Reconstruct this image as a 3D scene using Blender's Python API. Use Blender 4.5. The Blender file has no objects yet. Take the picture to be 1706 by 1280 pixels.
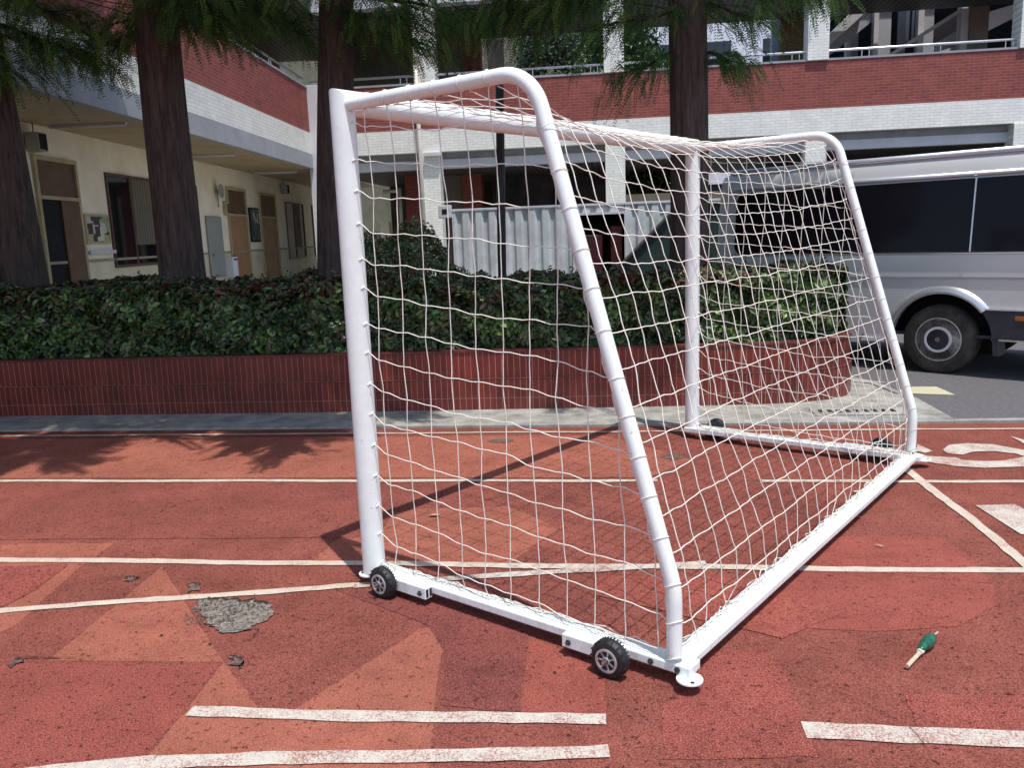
import bpy, math, random
import numpy as np
from math import sin, cos, radians, pi, atan2, sqrt, degrees
from mathutils import Vector, Matrix
random.seed(7); rng = np.random.default_rng(7)
SC = bpy.context.scene
COL = SC.collection

# ------------------------------------------------------------------ materials
def newmat(name):
    m = bpy.data.materials.new(name); m.use_nodes = True
    nt = m.node_tree; b = nt.nodes['Principled BSDF']
    return m, nt, b
def N(nt, t, **kw):
    n = nt.nodes.new(t)
    for k, v in kw.items():
        if hasattr(n, k) and k not in ('Scale',): 
            try: setattr(n, k, v); continue
            except Exception: pass
        n.inputs[k].default_value = v
    return n
def col4(c): return (c[0], c[1], c[2], 1)
def ramp(nt, fac, stops):
    r = nt.nodes.new('ShaderNodeValToRGB'); cr = r.color_ramp
    while len(cr.elements) < len(stops): cr.elements.new(.5)
    for e, (p, c) in zip(cr.elements, stops):
        e.position = p; e.color = col4(c) if len(c) == 3 else c
    nt.links.new(fac, r.inputs[0]); return r.outputs[0]
def mix(nt, fac, a, b, mode='MIX'):
    m = nt.nodes.new('ShaderNodeMix'); m.data_type = 'RGBA'; m.blend_type = mode
    for i, v in ((0, fac), (6, a), (7, b)):
        if isinstance(v, (int, float)): m.inputs[i].default_value = v
        elif isinstance(v, tuple): m.inputs[i].default_value = col4(v)
        else: nt.links.new(v, m.inputs[i])
    return m.outputs[2]
def objco(nt, scale=None):
    t = nt.nodes.new('ShaderNodeTexCoord'); o = t.outputs['Object']
    if scale:
        mp = nt.nodes.new('ShaderNodeMapping'); mp.inputs['Scale'].default_value = scale
        nt.links.new(o, mp.inputs[0]); o = mp.outputs[0]
    return o
def noise(nt, vec, scale, detail=4, rough=.6):
    n = nt.nodes.new('ShaderNodeTexNoise'); n.inputs['Scale'].default_value = scale
    n.inputs['Detail'].default_value = detail; n.inputs['Roughness'].default_value = rough
    nt.links.new(vec, n.inputs[0]); return n.outputs['Fac']
def bump(nt, b, h, strength=.3, dist=.01):
    n = nt.nodes.new('ShaderNodeBump'); n.inputs['Strength'].default_value = strength; n.inputs['Distance'].default_value = dist
    nt.links.new(h, n.inputs['Height']); nt.links.new(n.outputs[0], b.inputs['Normal']); return n
def plain(name, c, rough=.6, metal=0, var=.12, scale=6, bmp=0, bscale=60, coat=0):
    m, nt, b = newmat(name); o = objco(nt)
    f = noise(nt, o, scale, 5, .65)
    lo = tuple(x*(1-var*1.6) for x in c); hi = tuple(min(1, x*(1+var)) for x in c)
    nt.links.new(ramp(nt, f, [(.3, lo), (.7, hi)]), b.inputs['Base Color'])
    b.inputs['Roughness'].default_value = rough; b.inputs['Metallic'].default_value = metal
    if coat: b.inputs['Coat Weight'].default_value = coat; b.inputs['Coat Roughness'].default_value = .08
    if bmp: bump(nt, b, noise(nt, o, bscale, 4), bmp, .005)
    return m
def rubber(name, base, dark, light, blotch=.3, speck=1.0):
    m, nt, b = newmat(name); o = objco(nt)
    big = noise(nt, o, 1.7, 5, .6); fine = noise(nt, o, 185, 3, .85); mid = noise(nt, o, 48, 4, .8)
    c = ramp(nt, big, [(.32, tuple(x*(1-blotch) for x in base)), (.68, tuple(x*(1+blotch*.5) for x in base))])
    st = noise(nt, o, 5.5, 6, .75); c = mix(nt, 1.0, c, ramp(nt, st, [(.30, (.74, .72, .74)), (.5, (1, 1, 1)), (.72, (1.13, 1.16, 1.14))]), 'MULTIPLY')
    c = mix(nt, ramp(nt, fine, [(.40, (.85*min(1.1, speck),)*3), (.49, (0, 0, 0))]), c, dark)
    c = mix(nt, ramp(nt, fine, [(.54, (0, 0, 0)), (.68, (.55*speck,)*3)]), c, light)
    c = mix(nt, ramp(nt, mid, [(.36, (.9, .9, .9)), (.425, (0, 0, 0))]), c, tuple(x*.45 for x in dark))
    nt.links.new(c, b.inputs['Base Color']); b.inputs['Roughness'].default_value = .92
    b.inputs['Specular IOR Level'].default_value = .12
    a = nt.nodes.new('ShaderNodeMath'); a.operation = 'ADD'; nt.links.new(fine, a.inputs[0]); nt.links.new(mid, a.inputs[1])
    bump(nt, b, a.outputs[0], .55, .006)
    return m
def paint_line(name, c, under, wear=.5, wscale=120):
    m, nt, b = newmat(name); o = objco(nt)
    f = noise(nt, o, wscale, 4, .8); g = noise(nt, o, 5, 4, .6)
    s = nt.nodes.new('ShaderNodeMath'); s.operation = 'MULTIPLY_ADD'; s.inputs[1].default_value = .45; nt.links.new(g, s.inputs[0]); nt.links.new(f, s.inputs[2])
    p = .44 + .22*wear
    k = ramp(nt, s.outputs[0], [(p, (0, 0, 0)), (p+.12, (1, 1, 1))])
    cc = ramp(nt, noise(nt, o, 26, 4), [(.3, tuple(x*.78 for x in c)), (.7, c)])
    nt.links.new(mix(nt, k, under, cc), b.inputs['Base Color']); b.inputs['Roughness'].default_value = .8
    bump(nt, b, f, .4, .004); return m
def brick(name, c1, c2, mortar, bw, bh, ax='x', off=.5, ms=.012, rough=.75, bmp=.4, uv=False, varscale=2.5, contrast=.3):
    m, nt, b = newmat(name)
    if uv:
        t = nt.nodes.new('ShaderNodeTexCoord'); vec = t.outputs['UV']; o = t.outputs['Object']
    else:
        o = objco(nt); s = nt.nodes.new('ShaderNodeSeparateXYZ'); nt.links.new(o, s.inputs[0])
        c = nt.nodes.new('ShaderNodeCombineXYZ')
        if ax == 'xy':
            a = nt.nodes.new('ShaderNodeMath'); a.operation = 'ADD'; nt.links.new(s.outputs[0], a.inputs[0]); nt.links.new(s.outputs[1], a.inputs[1]); nt.links.new(a.outputs[0], c.inputs[0])
        else: nt.links.new(s.outputs[0 if ax == 'x' else 1], c.inputs[0])
        nt.links.new(s.outputs[2], c.inputs[1]); vec = c.outputs[0]
    t = nt.nodes.new('ShaderNodeTexBrick'); t.offset = off
    t.inputs['Scale'].default_value = 1; t.inputs['Brick Width'].default_value = bw; t.inputs['Row Height'].default_value = bh
    t.inputs['Mortar Size'].default_value = ms; t.inputs['Mortar Smooth'].default_value = .1; t.inputs['Bias'].default_value = 0
    t.inputs['Color1'].default_value = col4(c1); t.inputs['Color2'].default_value = col4(c2); t.inputs['Mortar'].default_value = col4(mortar)
    nt.links.new(vec, t.inputs[0])
    v = ramp(nt, noise(nt, o, varscale, 6, .7), [(.3, (1-contrast,)*3), (.7, (1+contrast*.3,)*3)])
    nt.links.new(mix(nt, 1.0, t.outputs['Color'], v, 'MULTIPLY'), b.inputs['Base Color'])
    b.inputs['Roughness'].default_value = rough
    inv = nt.nodes.new('ShaderNodeMath'); inv.operation = 'SUBTRACT'; inv.inputs[0].default_value = 1; nt.links.new(t.outputs['Fac'], inv.inputs[1])
    bump(nt, b, inv.outputs[0], bmp, .004)
    return m
def slats(name, c, gap, pitch, ax=0, duty=.8, rough=.6):
    m, nt, b = newmat(name); o = objco(nt); s = nt.nodes.new('ShaderNodeSeparateXYZ'); nt.links.new(o, s.inputs[0])
    d = nt.nodes.new('ShaderNodeMath'); d.operation = 'DIVIDE'; d.inputs[1].default_value = pitch; nt.links.new(s.outputs[ax], d.inputs[0])
    f = nt.nodes.new('ShaderNodeMath'); f.operation = 'FRACT'; nt.links.new(d.outputs[0], f.inputs[0])
    k = ramp(nt, f.outputs[0], [(duty, (0, 0, 0)), (min(.99, duty+.04), (1, 1, 1))])
    n = ramp(nt, noise(nt, o, 1.5, 4), [(.3, tuple(x*.7 for x in c)), (.7, c)])
    nt.links.new(mix(nt, k, n, gap), b.inputs['Base Color']); b.inputs['Roughness'].default_value = rough
    bump(nt, b, k, .4, -.01); return m
def leafmat(name, rough=.45, spec=.5, trans=.25):
    m, nt, b = newmat(name)
    a = nt.nodes.new('ShaderNodeAttribute'); a.attribute_name = 'leafcol'
    nt.links.new(a.outputs['Color'], b.inputs['Base Color']); b.inputs['Roughness'].default_value = rough
    b.inputs['Specular IOR Level'].default_value = spec
    tr = nt.nodes.new('ShaderNodeBsdfTranslucent'); nt.links.new(a.outputs['Color'], tr.inputs[0])
    mx = nt.nodes.new('ShaderNodeMixShader'); mx.inputs[0].default_value = trans
    nt.links.new(b.outputs[0], mx.inputs[1]); nt.links.new(tr.outputs[0], mx.inputs[2])
    nt.links.new(mx.outputs[0], nt.nodes['Material Output'].inputs[0]); return m
def bark(name, c):
    m, nt, b = newmat(name); o = objco(nt, (14, 14, 1.3))
    f = noise(nt, o, 2.2, 7, .7)
    nt.links.new(ramp(nt, f, [(.3, tuple(x*.25 for x in c)), (.5, c), (.75, tuple(x*1.9 for x in c))]), b.inputs['Base Color'])
    b.inputs['Roughness'].default_value = .95; bump(nt, b, f, 1.0, .05); return m
def glass(name, c=(.01, .01, .014), rough=.04):
    m, nt, b = newmat(name); b.inputs['Base Color'].default_value = col4(c); b.inputs['Roughness'].default_value = rough
    b.inputs['Specular IOR Level'].default_value = .6
    o = objco(nt); bump(nt, b, noise(nt, o, 2, 2), .03, .01); return m

RED = (.37, .098, .062)
M = {}
M['track'] = rubber('track_rubber', (.250, .072, .053), (.06, .018, .015), (.46, .24, .19))
M['patch_light'] = rubber('track_rubber_pale', (.335, .110, .074), (.12, .038, .028), (.55, .27, .20), .2, .85)
M['patch_mid'] = rubber('track_rubber_mid', (.295, .077, .057), (.09, .022, .018), (.52, .25, .20), .2, 1)
M['patch_dark'] = rubber('track_rubber_plum', (.212, .058, .047), (.06, .017, .016), (.44, .23, .20), .22, 1)
M['patch_red'] = rubber('track_rubber_bright', (.290, .072, .055), (.07, .016, .014), (.52, .28, .22), .2, 1.2)
M['patch_soft'] = rubber('track_rubber_soft', (.245, .070, .052), (.07, .02, .018), (.50, .25, .21), .25, 1)
M['line'] = paint_line('lane_paint', (.56, .48, .39), (.28, .10, .07), .55)
M['line_worn'] = paint_line('lane_paint_worn', (.56, .52, .45), (.28, .12, .09), .8, 150)
M['concrete'] = plain('pavement_concrete', (.30, .295, .265), .9, 0, .3, 5, .5, 150)
M['asphalt'] = plain('asphalt', (.115, .11, .115), .92, 0, .2, 25, .8, 220)
def gravel():
    m, nt, b = newmat('broken_base'); o = objco(nt)
    f = noise(nt, o, 70, 5, .8); g = noise(nt, o, 9, 5, .7)
    c = ramp(nt, f, [(.36, (.018, .014, .012)), (.44, (.09, .075, .062)), (.54, (.21, .185, .155)), (.68, (.38, .345, .30))])
    c = mix(nt, ramp(nt, g, [(.56, (0, 0, 0)), (.66, (.6, .6, .6))]), c, (.13, .045, .036))
    nt.links.new(c, b.inputs['Base Color']); b.inputs['Roughness'].default_value = .95; bump(nt, b, f, .8, .005); return m
M['gravel'] = gravel(); M['gravel_dark'] = plain('worn_brown_base', (.13, .085, .065), .95, 0, .8, 60, .9, 130)
M['crack_and_shade'] = plain('crack_and_shade_dark', (.025, .015, .012), 1, 0, .3, 40)
M['yellow'] = paint_line('faded_yellow_paint', (.52, .50, .34), (.14, .14, .13), .35, 90)
def pwhite():
    m, nt, b = newmat('white_goal_paint'); o = objco(nt)
    f = noise(nt, o, 9, 6, .7); g = noise(nt, o, 34, 4, .75)
    c = ramp(nt, f, [(.25, (.70, .73, .71)), (.6, (.79, .835, .815))])
    c = mix(nt, ramp(nt, g, [(.29, (.8, .8, .8)), (.345, (0, 0, 0))]), c, (.30, .28, .26))
    sp = nt.nodes.new('ShaderNodeSeparateXYZ'); nt.links.new(o, sp.inputs[0]); h = noise(nt, objco(nt, (3, 3, 1)), 7, 5, .75)
    q = nt.nodes.new('ShaderNodeMath'); q.operation = 'MULTIPLY_ADD'; q.inputs[1].default_value = -.9; nt.links.new(sp.outputs[2], q.inputs[0]); nt.links.new(h, q.inputs[2])
    c = mix(nt, ramp(nt, q.outputs[0], [(.42, (0, 0, 0)), (.62, (.45, .45, .45))]), c, (.42, .33, .27))
    nt.links.new(c, b.inputs['Base Color']); b.inputs['Roughness'].default_value = .38
    bump(nt, b, g, .12, .003); return m
M['white_paint'] = pwhite()
M['rope'] = plain('net_cord', (.78, .74, .66), .8, 0, .12, 30)
M['tyre'] = plain('small_tyre_rubber', (.014, .014, .016), .55, 0, .3, 40, .5, 90)
M['steel'] = plain('zinc_steel', (.45, .44, .42), .35, 1, .2, 40)
M['rim'] = plain('grey_rim', (.50, .51, .52), .4, .4, .2, 40)
M['bolt'] = plain('dark_bolt', (.12, .12, .13), .4, .8, .2, 40)
M['tile'] = brick('planter_tile', (.215, .033, .026), (.14, .021, .018), (.42, .23, .17), .053, .235, off=0, ms=.0022, rough=.35, bmp=.3, uv=True, varscale=1.1, contrast=.6)
M['tile_cap'] = plain('planter_cap', (.13, .03, .024), .5, 0, .4, 9)
M['soil'] = plain('dark_soil', (.03, .02, .013), 1, 0, .5, 12, .6, 40)
M['hedgecore'] = plain('hedge_shade_core', (.012, .016, .009), 1, 0, .5, 20)
M['leaf'] = leafmat('broad_leaf', .36, .5, .2)
M['needle'] = leafmat('soft_needle_leaf', .6, .3, .45)
M['bark'] = bark('tree_bark', (.095, .066, .055))
M['branch'] = plain('branch_bark', (.04, .027, .02), .95, 0, .4, 20, .5, 60)
M['redbrick'] = brick('red_brick', (.205, .037, .031), (.275, .060, .046), (.30, .11, .09), .24, .068, 'x', ms=.008, contrast=.3)
M['redbrick_y'] = brick('red_brick_side', (.205, .037, .031), (.275, .060, .046), (.30, .11, .09), .24, .068, 'y', ms=.008, contrast=.3)
M['whitebrick'] = brick('white_glazed_brick', (.76, .76, .70), (.84, .84, .77), (.62, .62, .57), .24, .068, 'x', ms=.007, rough=.45, contrast=.15)
M['whitebrick_y'] = brick('white_glazed_brick_side', (.76, .76, .70), (.84, .84, .77), (.62, .62, .57), .24, .068, 'y', ms=.007, rough=.45, contrast=.15)
M['fascia'] = plain('grey_fascia', (.33, .34, .36), .6, 0, .1, 2)
M['beam_dark'] = plain('grey_beam', (.30, .31, .33), .7, 0, .12, 2)
M['beam_light'] = plain('pale_beam', (.56, .56, .58), .7, 0, .08, 2)
M['cream'] = plain('cream_wall', (.84, .76, .60), .85, 0, .1, 1.2, .1, 30)
M['cream_low'] = plain('cream_wall_lower', (.66, .59, .42), .6, 0, .12, 1.5)
M['dado'] = plain('dado_strip', (.33, .28, .20), .6, 0, .15, 4)
M['wood'] = plain('tan_door_wood', (.36, .20, .10), .5, 0, .15, 3)
M['wood_dark'] = plain('brown_door_wood', (.12, .062, .035), .5, 0, .2, 4)
M['frame_tan'] = plain('tan_frame', (.42, .34, .20), .55, 0, .12, 4)
M['frame_brown'] = plain('brown_window_frame', (.09, .045, .035), .4, 0, .2, 5)
M['dark_wall'] = plain('dim_back_wall', (.07, .062, .07), .9, 0, .4, 1.2)
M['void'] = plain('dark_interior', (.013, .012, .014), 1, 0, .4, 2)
M['glass'] = glass('window_glass')
M['vanglass'] = glass('tinted_van_glass', (.006, .006, .009), .10); M['vanglass'].node_tree.nodes['Principled BSDF'].inputs['Specular IOR Level'].default_value = .12
M['curtain'] = slats('hanging_curtain', (.19, .16, .12), (.08, .07, .05), .11, 1, .6, .9)
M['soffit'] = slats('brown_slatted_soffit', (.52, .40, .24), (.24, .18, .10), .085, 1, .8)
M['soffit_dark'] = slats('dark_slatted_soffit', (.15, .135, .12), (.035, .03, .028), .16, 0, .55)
M['metalrail'] = plain('steel_rail', (.62, .64, .66), .3, .8, .1, 5)
M['greybrown'] = plain('grey_brown_wall', (.20, .165, .14), .8, 0, .15, 2)
M['olive'] = plain('olive_wall', (.16, .15, .105), .85, 0, .2, 1.5)
M['palewall'] = plain('pale_far_wall', (.72, .72, .78), .8, 0, .06, 1)
M['greywall'] = plain('cool_grey_wall', (.38, .39, .42), .8, 0, .12, 1.5)
M['corr'] = plain('white_corrugated_sheet', (.52, .55, .57), .5, 0, .16, 3, .05, 30)
M['pole'] = plain('dark_pole_paint', (.055, .048, .048), .5, 0, .2, 8)
M['pipe'] = plain('pale_pipe', (.60, .55, .50), .5, 0, .1, 5)
M['greendark'] = plain('dark_green_sheet', (.012, .030, .024), .55, 0, .4, 2, .3, 6)
M['redbox'] = plain('red_cabinet_paint', (.27, .025, .022), .4, 0, .2, 5)
M['silver'] = plain('silver_van_paint', (.60, .615, .62), .34, .25, .04, 1.2, 0, 60, .35)
M['silver_trim'] = plain('bright_silver_trim', (.62, .63, .66), .28, .7, .06, 3)
M['blackplastic'] = plain('black_plastic_skirt', (.020, .022, .032), .45, 0, .2, 6)
M['orange'] = plain('orange_lens', (.35, .10, .02), .3, 0, .1, 10)
M['hubsilver'] = plain('hub_ring_silver', (.80, .80, .80), .35, .15, .06, 8)
M['rimdark'] = plain('dirty_steel_rim', (.62, .57, .52), .5, .05, .3, 20)
M['van_tyre'] = plain('dusty_tyre', (.062, .054, .045), .9, 0, .45, 6, .3, 50)
M['boardpaper'] = None
def board(name, cols, sc):
    m, nt, b = newmat(name); o = objco(nt); v = nt.nodes.new('ShaderNodeTexVoronoi'); v.distance = 'CHEBYCHEV'; v.inputs['Scale'].default_value = sc
    nt.links.new(o, v.inputs[0]); s = nt.nodes.new('ShaderNodeSeparateXYZ'); nt.links.new(v.outputs['Color'], s.inputs[0])
    nt.links.new(ramp(nt, s.outputs[0], [(i/len(cols), c) for i, c in enumerate(cols)]), b.inputs['Base Color']); nt.nodes[-1]
    for n in nt.nodes:
        if n.type == 'VALTORGB': n.color_ramp.interpolation = 'CONSTANT'
    return m
M['boardpaper'] = board('pinned_papers', [(.5, .48, .38), (.05, .03, .035), (.38, .36, .16), (.55, .55, .5), (.03, .03, .02), (.25, .3, .2)], 5.5)
M['poster'] = board('dark_green_poster', [(.02, .05, .045), (.05, .10, .08), (.35, .36, .33), (.015, .02, .02), (.04, .07, .05)], 6)
M['greypanel'] = plain('grey_metal_panel', (.30, .31, .29), .5, 0, .08, 2)
M['stick'] = plain('pale_wood_stick', (.55, .42, .30), .7, 0, .15, 60)
M['greenplastic'] = plain('green_plastic_wrap', (.012, .115, .062), .3, 0, .5, 45, .5, 60)
M['dryleaf'] = plain('dry_leaf', (.50, .28, .18), .8, 0, .2, 30)

# ------------------------------------------------------------------ mesh builder
class MB:
    def __init__(s): s.v = []; s.f = []; s.uv = None
    def add(s, vs, fs):
        k = len(s.v); s.v += [tuple(map(float, p)) for p in vs]; s.f += [tuple(i+k for i in f) for f in fs]; return s
    def box(s, x0, x1, y0, y1, z0, z1):
        return s.add([(x0,y0,z0),(x1,y0,z0),(x1,y1,z0),(x0,y1,z0),(x0,y0,z1),(x1,y0,z1),(x1,y1,z1),(x0,y1,z1)],
                     [(0,3,2,1),(4,5,6,7),(0,1,5,4),(1,2,6,5),(2,3,7,6),(3,0,4,7)])
    def obox(s, o, a, b, c):   # origin + three edge vectors
        o, a, b, c = map(lambda q: np.array(q, float), (o, a, b, c))
        return s.add([o, o+a, o+a+b, o+b, o+c, o+a+c, o+a+b+c, o+b+c], [(0,3,2,1),(4,5,6,7),(0,1,5,4),(1,2,6,5),(2,3,7,6),(3,0,4,7)])
    def prism(s, poly, z0, z1):
        n = len(poly); vs = [(p[0], p[1], z0) for p in poly] + [(p[0], p[1], z1) for p in poly]
        return s.add(vs, [tuple(range(n))[::-1], tuple(range(n, 2*n))] + [(i, (i+1) % n, n+(i+1) % n, n+i) for i in range(n)])
    def tube(s, path, r, n=8, cap=True, up=(0, 0, 1)):
        P = np.array(path, float); m = len(P)
        T = np.gradient(P, axis=0) if m > 2 else np.repeat((P[1]-P[0])[None], 2, 0)
        T /= np.linalg.norm(T, axis=1)[:, None]+1e-12
        a = np.array(up, float)
        if abs(T[0] @ a) > .9: a = np.array([1., 0, 0]) if abs(T[0][0]) < .9 else np.array([0, 1., 0])
        rr = r if hasattr(r, '__len__') else [r]*m; vs = []; ref = a
        for i in range(m):
            x = ref - T[i]*(ref @ T[i]); x /= np.linalg.norm(x); y = np.cross(T[i], x); ref = x
            for k in range(n): vs.append(P[i] + rr[i]*(x*cos(2*pi*k/n) + y*sin(2*pi*k/n)))
        fs = [(i*n+k, i*n+(k+1) % n, (i+1)*n+(k+1) % n, (i+1)*n+k) for i in range(m-1) for k in range(n)]
        if cap: fs += [tuple(range(n))[::-1], tuple(range((m-1)*n, m*n))]
        return s.add(vs, fs)
    def lathe(s, prof, c, axis, n=32, close=False):  # prof: (along, radius)
        ax = np.array(axis, float); ax /= np.linalg.norm(ax); a = np.array([0, 0, 1.]) if abs(ax[2]) < .9 else np.array([1., 0, 0])
        x = np.cross(ax, a); x /= np.linalg.norm(x); y = np.cross(ax, x); c = np.array(c, float); vs = []
        for d, r in prof:
            for k in range(n): vs.append(c + ax*d + r*(x*cos(2*pi*k/n)+y*sin(2*pi*k/n)))
        m = len(prof); fs = [(i*n+k, i*n+(k+1) % n, (i+1)*n+(k+1) % n, (i+1)*n+k) for i in range(m-1) for k in range(n)]
        fs += [tuple(range(n))[::-1], tuple(range((m-1)*n, m*n))]
        return s.add(vs, fs)
    def build(s, name, mat, parent=None, world=False, smooth=False, bevel=0, auto=None):
        me = bpy.data.meshes.new(name); vs = s.v
        if parent is not None and world:
            L = parent.location; vs = [(a-L[0], b-L[1], c-L[2]) for a, b, c in vs]
        me.from_pydata(vs, [], s.f); me.validate()
        if s.uv is not None:
            uvl = me.uv_layers.new(name='UVMap')
            for lp in me.loops: uvl.data[lp.index].uv = s.uv[lp.vertex_index]
        me.materials.append(M[mat] if isinstance(mat, str) else mat)
        o = bpy.data.objects.new(name, me); COL.objects.link(o)
        if parent is not None: o.parent = parent
        if smooth:
            for p in me.polygons: p.use_smooth = True
            if auto:
                me.set_sharp_from_angle(angle=radians(auto))
        if bevel:
            b = o.modifiers.new('bevel', 'BEVEL'); b.width = bevel; b.segments = 2; b.limit_method = 'ANGLE'
        return o
def tag(o, label=None, cat=None, group=None, kind=None):
    for k, v in (('label', label), ('category', cat), ('group', group), ('kind', kind)):
        if v: o[k] = v
    return o
def thing(name, label, cat, loc=(0, 0, 0), rz=0, group=None):
    o = bpy.data.objects.new(name, None); COL.objects.link(o); o.location = loc; o.rotation_euler = (0, 0, rz); o.empty_display_size = .1
    return tag(o, label, cat, group)
def struct(o): return tag(o, kind='structure')
def copy_tree(o, parent=None):
    c = o.copy(); COL.objects.link(c); c.parent = parent
    for ch in [q for q in bpy.data.objects if q.parent == o]: copy_tree(ch, c)
    return c
def Q(name, verts, faces, mat, cols=None, parent=None, smooth=False):   # fast numpy mesh (quads)
    me = bpy.data.meshes.new(name); nv, nf = len(verts), len(faces)
    if parent is not None: verts = verts - np.array(parent.location)
    me.vertices.add(nv); me.vertices.foreach_set('co', verts.astype(np.float32).ravel())
    me.loops.add(nf*4); me.loops.foreach_set('vertex_index', faces.astype(np.int32).ravel())
    me.polygons.add(nf); me.polygons.foreach_set('loop_start', np.arange(0, nf*4, 4, dtype=np.int32))
    me.update(calc_edges=True)
    if cols is not None:
        ca = me.color_attributes.new('leafcol', 'FLOAT_COLOR', 'POINT')
        ca.data.foreach_set('color', np.hstack([cols, np.ones((nv, 1))]).astype(np.float32).ravel())
    me.materials.append(M[mat]); o = bpy.data.objects.new(name, me); COL.objects.link(o)
    if parent is not None: o.parent = parent
    return o

# ------------------------------------------------------------------ ground
def sheet(name, poly, z, mat, kind='structure', t=0):
    m = MB(); m.add([(x, y, z) for x, y in poly], [tuple(range(len(poly)))])
    o = m.build(name, mat)
    if o.data.polygons[0].normal.z < 0: o.data.flip_normals()
    if kind: o['kind'] = kind
    return o
sheet('asphalt_ground', [(-150, -60), (150, -60), (150, 250), (-150, 250)], 0, 'asphalt')
sheet('running_track', [(-40, -12), (40, -12), (40, 6.40), (-40, 6.36)], .004, 'track')
def blob(p, amp, sub=5):
    out = []
    for i in range(len(p)):
        a, b = np.array(p[i]), np.array(p[(i+1) % len(p)])
        for k in range(sub):
            q = a+(b-a)*k/sub; out.append(tuple(q + rng.normal(0, amp, 2)))
    return out
TP = {
'A':[(-2.162,3.544),(-2.112,2.655),(-1.439,2.680)],
'B':[(-1.437,2.676),(-1.177,2.393),(-1.055,2.387),(-0.860,2.776),(-0.768,2.969),(-0.731,2.986),(-0.645,2.809),(-0.614,2.542),(-0.587,2.367),(-0.561,2.212),(-0.542,2.100),(-1.405,2.043),(-1.413,2.317)],
'D':[(-0.327,2.916),(-0.152,2.789),(-0.047,2.611),(-0.042,2.416),(-0.312,2.416),(-0.323,2.675)],
'E':[(-3.327,3.779),(-3.023,3.829),(-2.585,3.839),(-2.566,3.503),(-2.501,3.173),(-2.452,2.920),(-2.501,2.765),(-2.8,2.4),(-3.4,3.0)],
'F':[(-2.436,2.620),(-1.445,2.668),(-1.421,2.317),(-1.413,2.043),(-1.45,1.2),(-2.6,1.2)],
'G':[(-1.446,3.609),(-1.429,3.883),(-1.276,4.294),(-1.096,4.397),(-0.6,4.45),(-0.3,4.1),(-.5,3.62)],
'H':[(1.023,4.019),(1.534,4.013),(1.574,3.802),(1.551,3.474),(0.802,3.641),(0.859,3.783)],
'H2':[(0.806,3.635),(1.549,3.468),(1.478,3.272),(1.272,3.085),(0.996,3.025),(0.782,3.030),(0.504,3.076)],
'I':[(0.319,2.834),(0.541,2.845),(0.561,2.683),(0.561,2.372),(0.560,2.241),(0.114,2.198),(0.139,2.477),(0.234,2.589)],
'J':[(0.908,2.591),(1.9,2.63),(1.9,2.400),(0.888,2.398)],
'K':[(-1.223,3.313),(-0.798,3.329),(-0.341,2.940),(-0.320,2.416),(-0.570,2.436),(-0.632,2.787),(-0.737,2.996)],
'L':[(-5.2,4.86),(-1.3,4.86),(-1.2,3.95),(-2.5,3.9),(-5.2,3.8)],
'N':[(-5.2,6.1),(-.1,6.1),(.5,5.4),(.2,5.0),(-5.2,5.0)],
'P':[(1.0,2.2),(3,2.2),(3,1.4),(1.0,1.4)],
'R':[(.0,2.0),(.9,2.05),(.95,1.5),(.0,1.5)],
'S':[(-.1,3.5),(.45,3.5),(.9,3.2),(.6,2.95),(-.1,3.3)],
}
TM = {'A':'patch_light','B':'patch_light','D':'patch_mid','E':'patch_light','F':'patch_red','G':'patch_light','H':'patch_mid','H2':'patch_mid','I':'patch_red','J':'patch_red','K':'patch_dark','L':'patch_soft','N':'patch_light','P':'patch_mid','R':'patch_light','S':'patch_mid'}
for i, (k, p) in enumerate(TP.items()):
    sheet('track_patch', blob(p, .0028, 9), .0045 + .0002*i, TM[k])
E2 = [(-3.075,3.509),(-2.646,3.552),(-2.609,3.263),(-2.629,3.061),(-2.658,2.992),(-2.9,2.9)]
sheet('track_patch', blob(E2, .003, 8), .0079, 'patch_red')
def strip(p0, p1, w, mat='line', z=.0088, wob=.008):
    p0, p1 = np.array(p0, float), np.array(p1, float); d = p1-p0; L = np.linalg.norm(d); d /= L; n = np.array([-d[1], d[0]])
    k = max(2, int(L/.07)); A, B = [], []
    for i in range(k+1):
        c = p0 + d*L*i/k + n*(.006*sin(i*.31+p0[1]*9))
        A.append(c + n*(w/2 + random.uniform(-wob, wob)*.5)); B.append(c - n*(w/2 + random.uniform(-wob, wob)*.5))
    m = MB(); m.add([(q[0], q[1], z) for q in A] + [(q[0], q[1], z) for q in B], [(i+k+1, i+k+2, i+1, i) for i in range(k)])
    return struct(m.build('lane_line', mat))
strip((-14, 6.235), (14, 6.17), .035)
strip((-14, 4.94), (.25, 4.933), .05); strip((.86, 4.92), (14, 4.85), .05)
strip((-14, 3.57), (14, 3.64), .055, 'line')
strip((-4.2, 2.70), (-1.156, 3.36), .05, 'line'); strip((-1.156, 3.36), (.4, 3.66), .05, 'line_worn', .0092)
strip((-1.40, 2.352), (-.042, 2.385), .058, 'line_worn'); strip((.55, 2.366), (7, 2.376), .085, 'line_worn')
strip((-2.3, 1.88), (-1.375, 2.085), .062, 'line_worn', .0088); strip((-1.375, 2.085), (-.032, 2.228), .062, 'line_worn', .0092)
strip((1.765, 5.24), (1.80, -1), .055, 'line', .0095)
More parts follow.
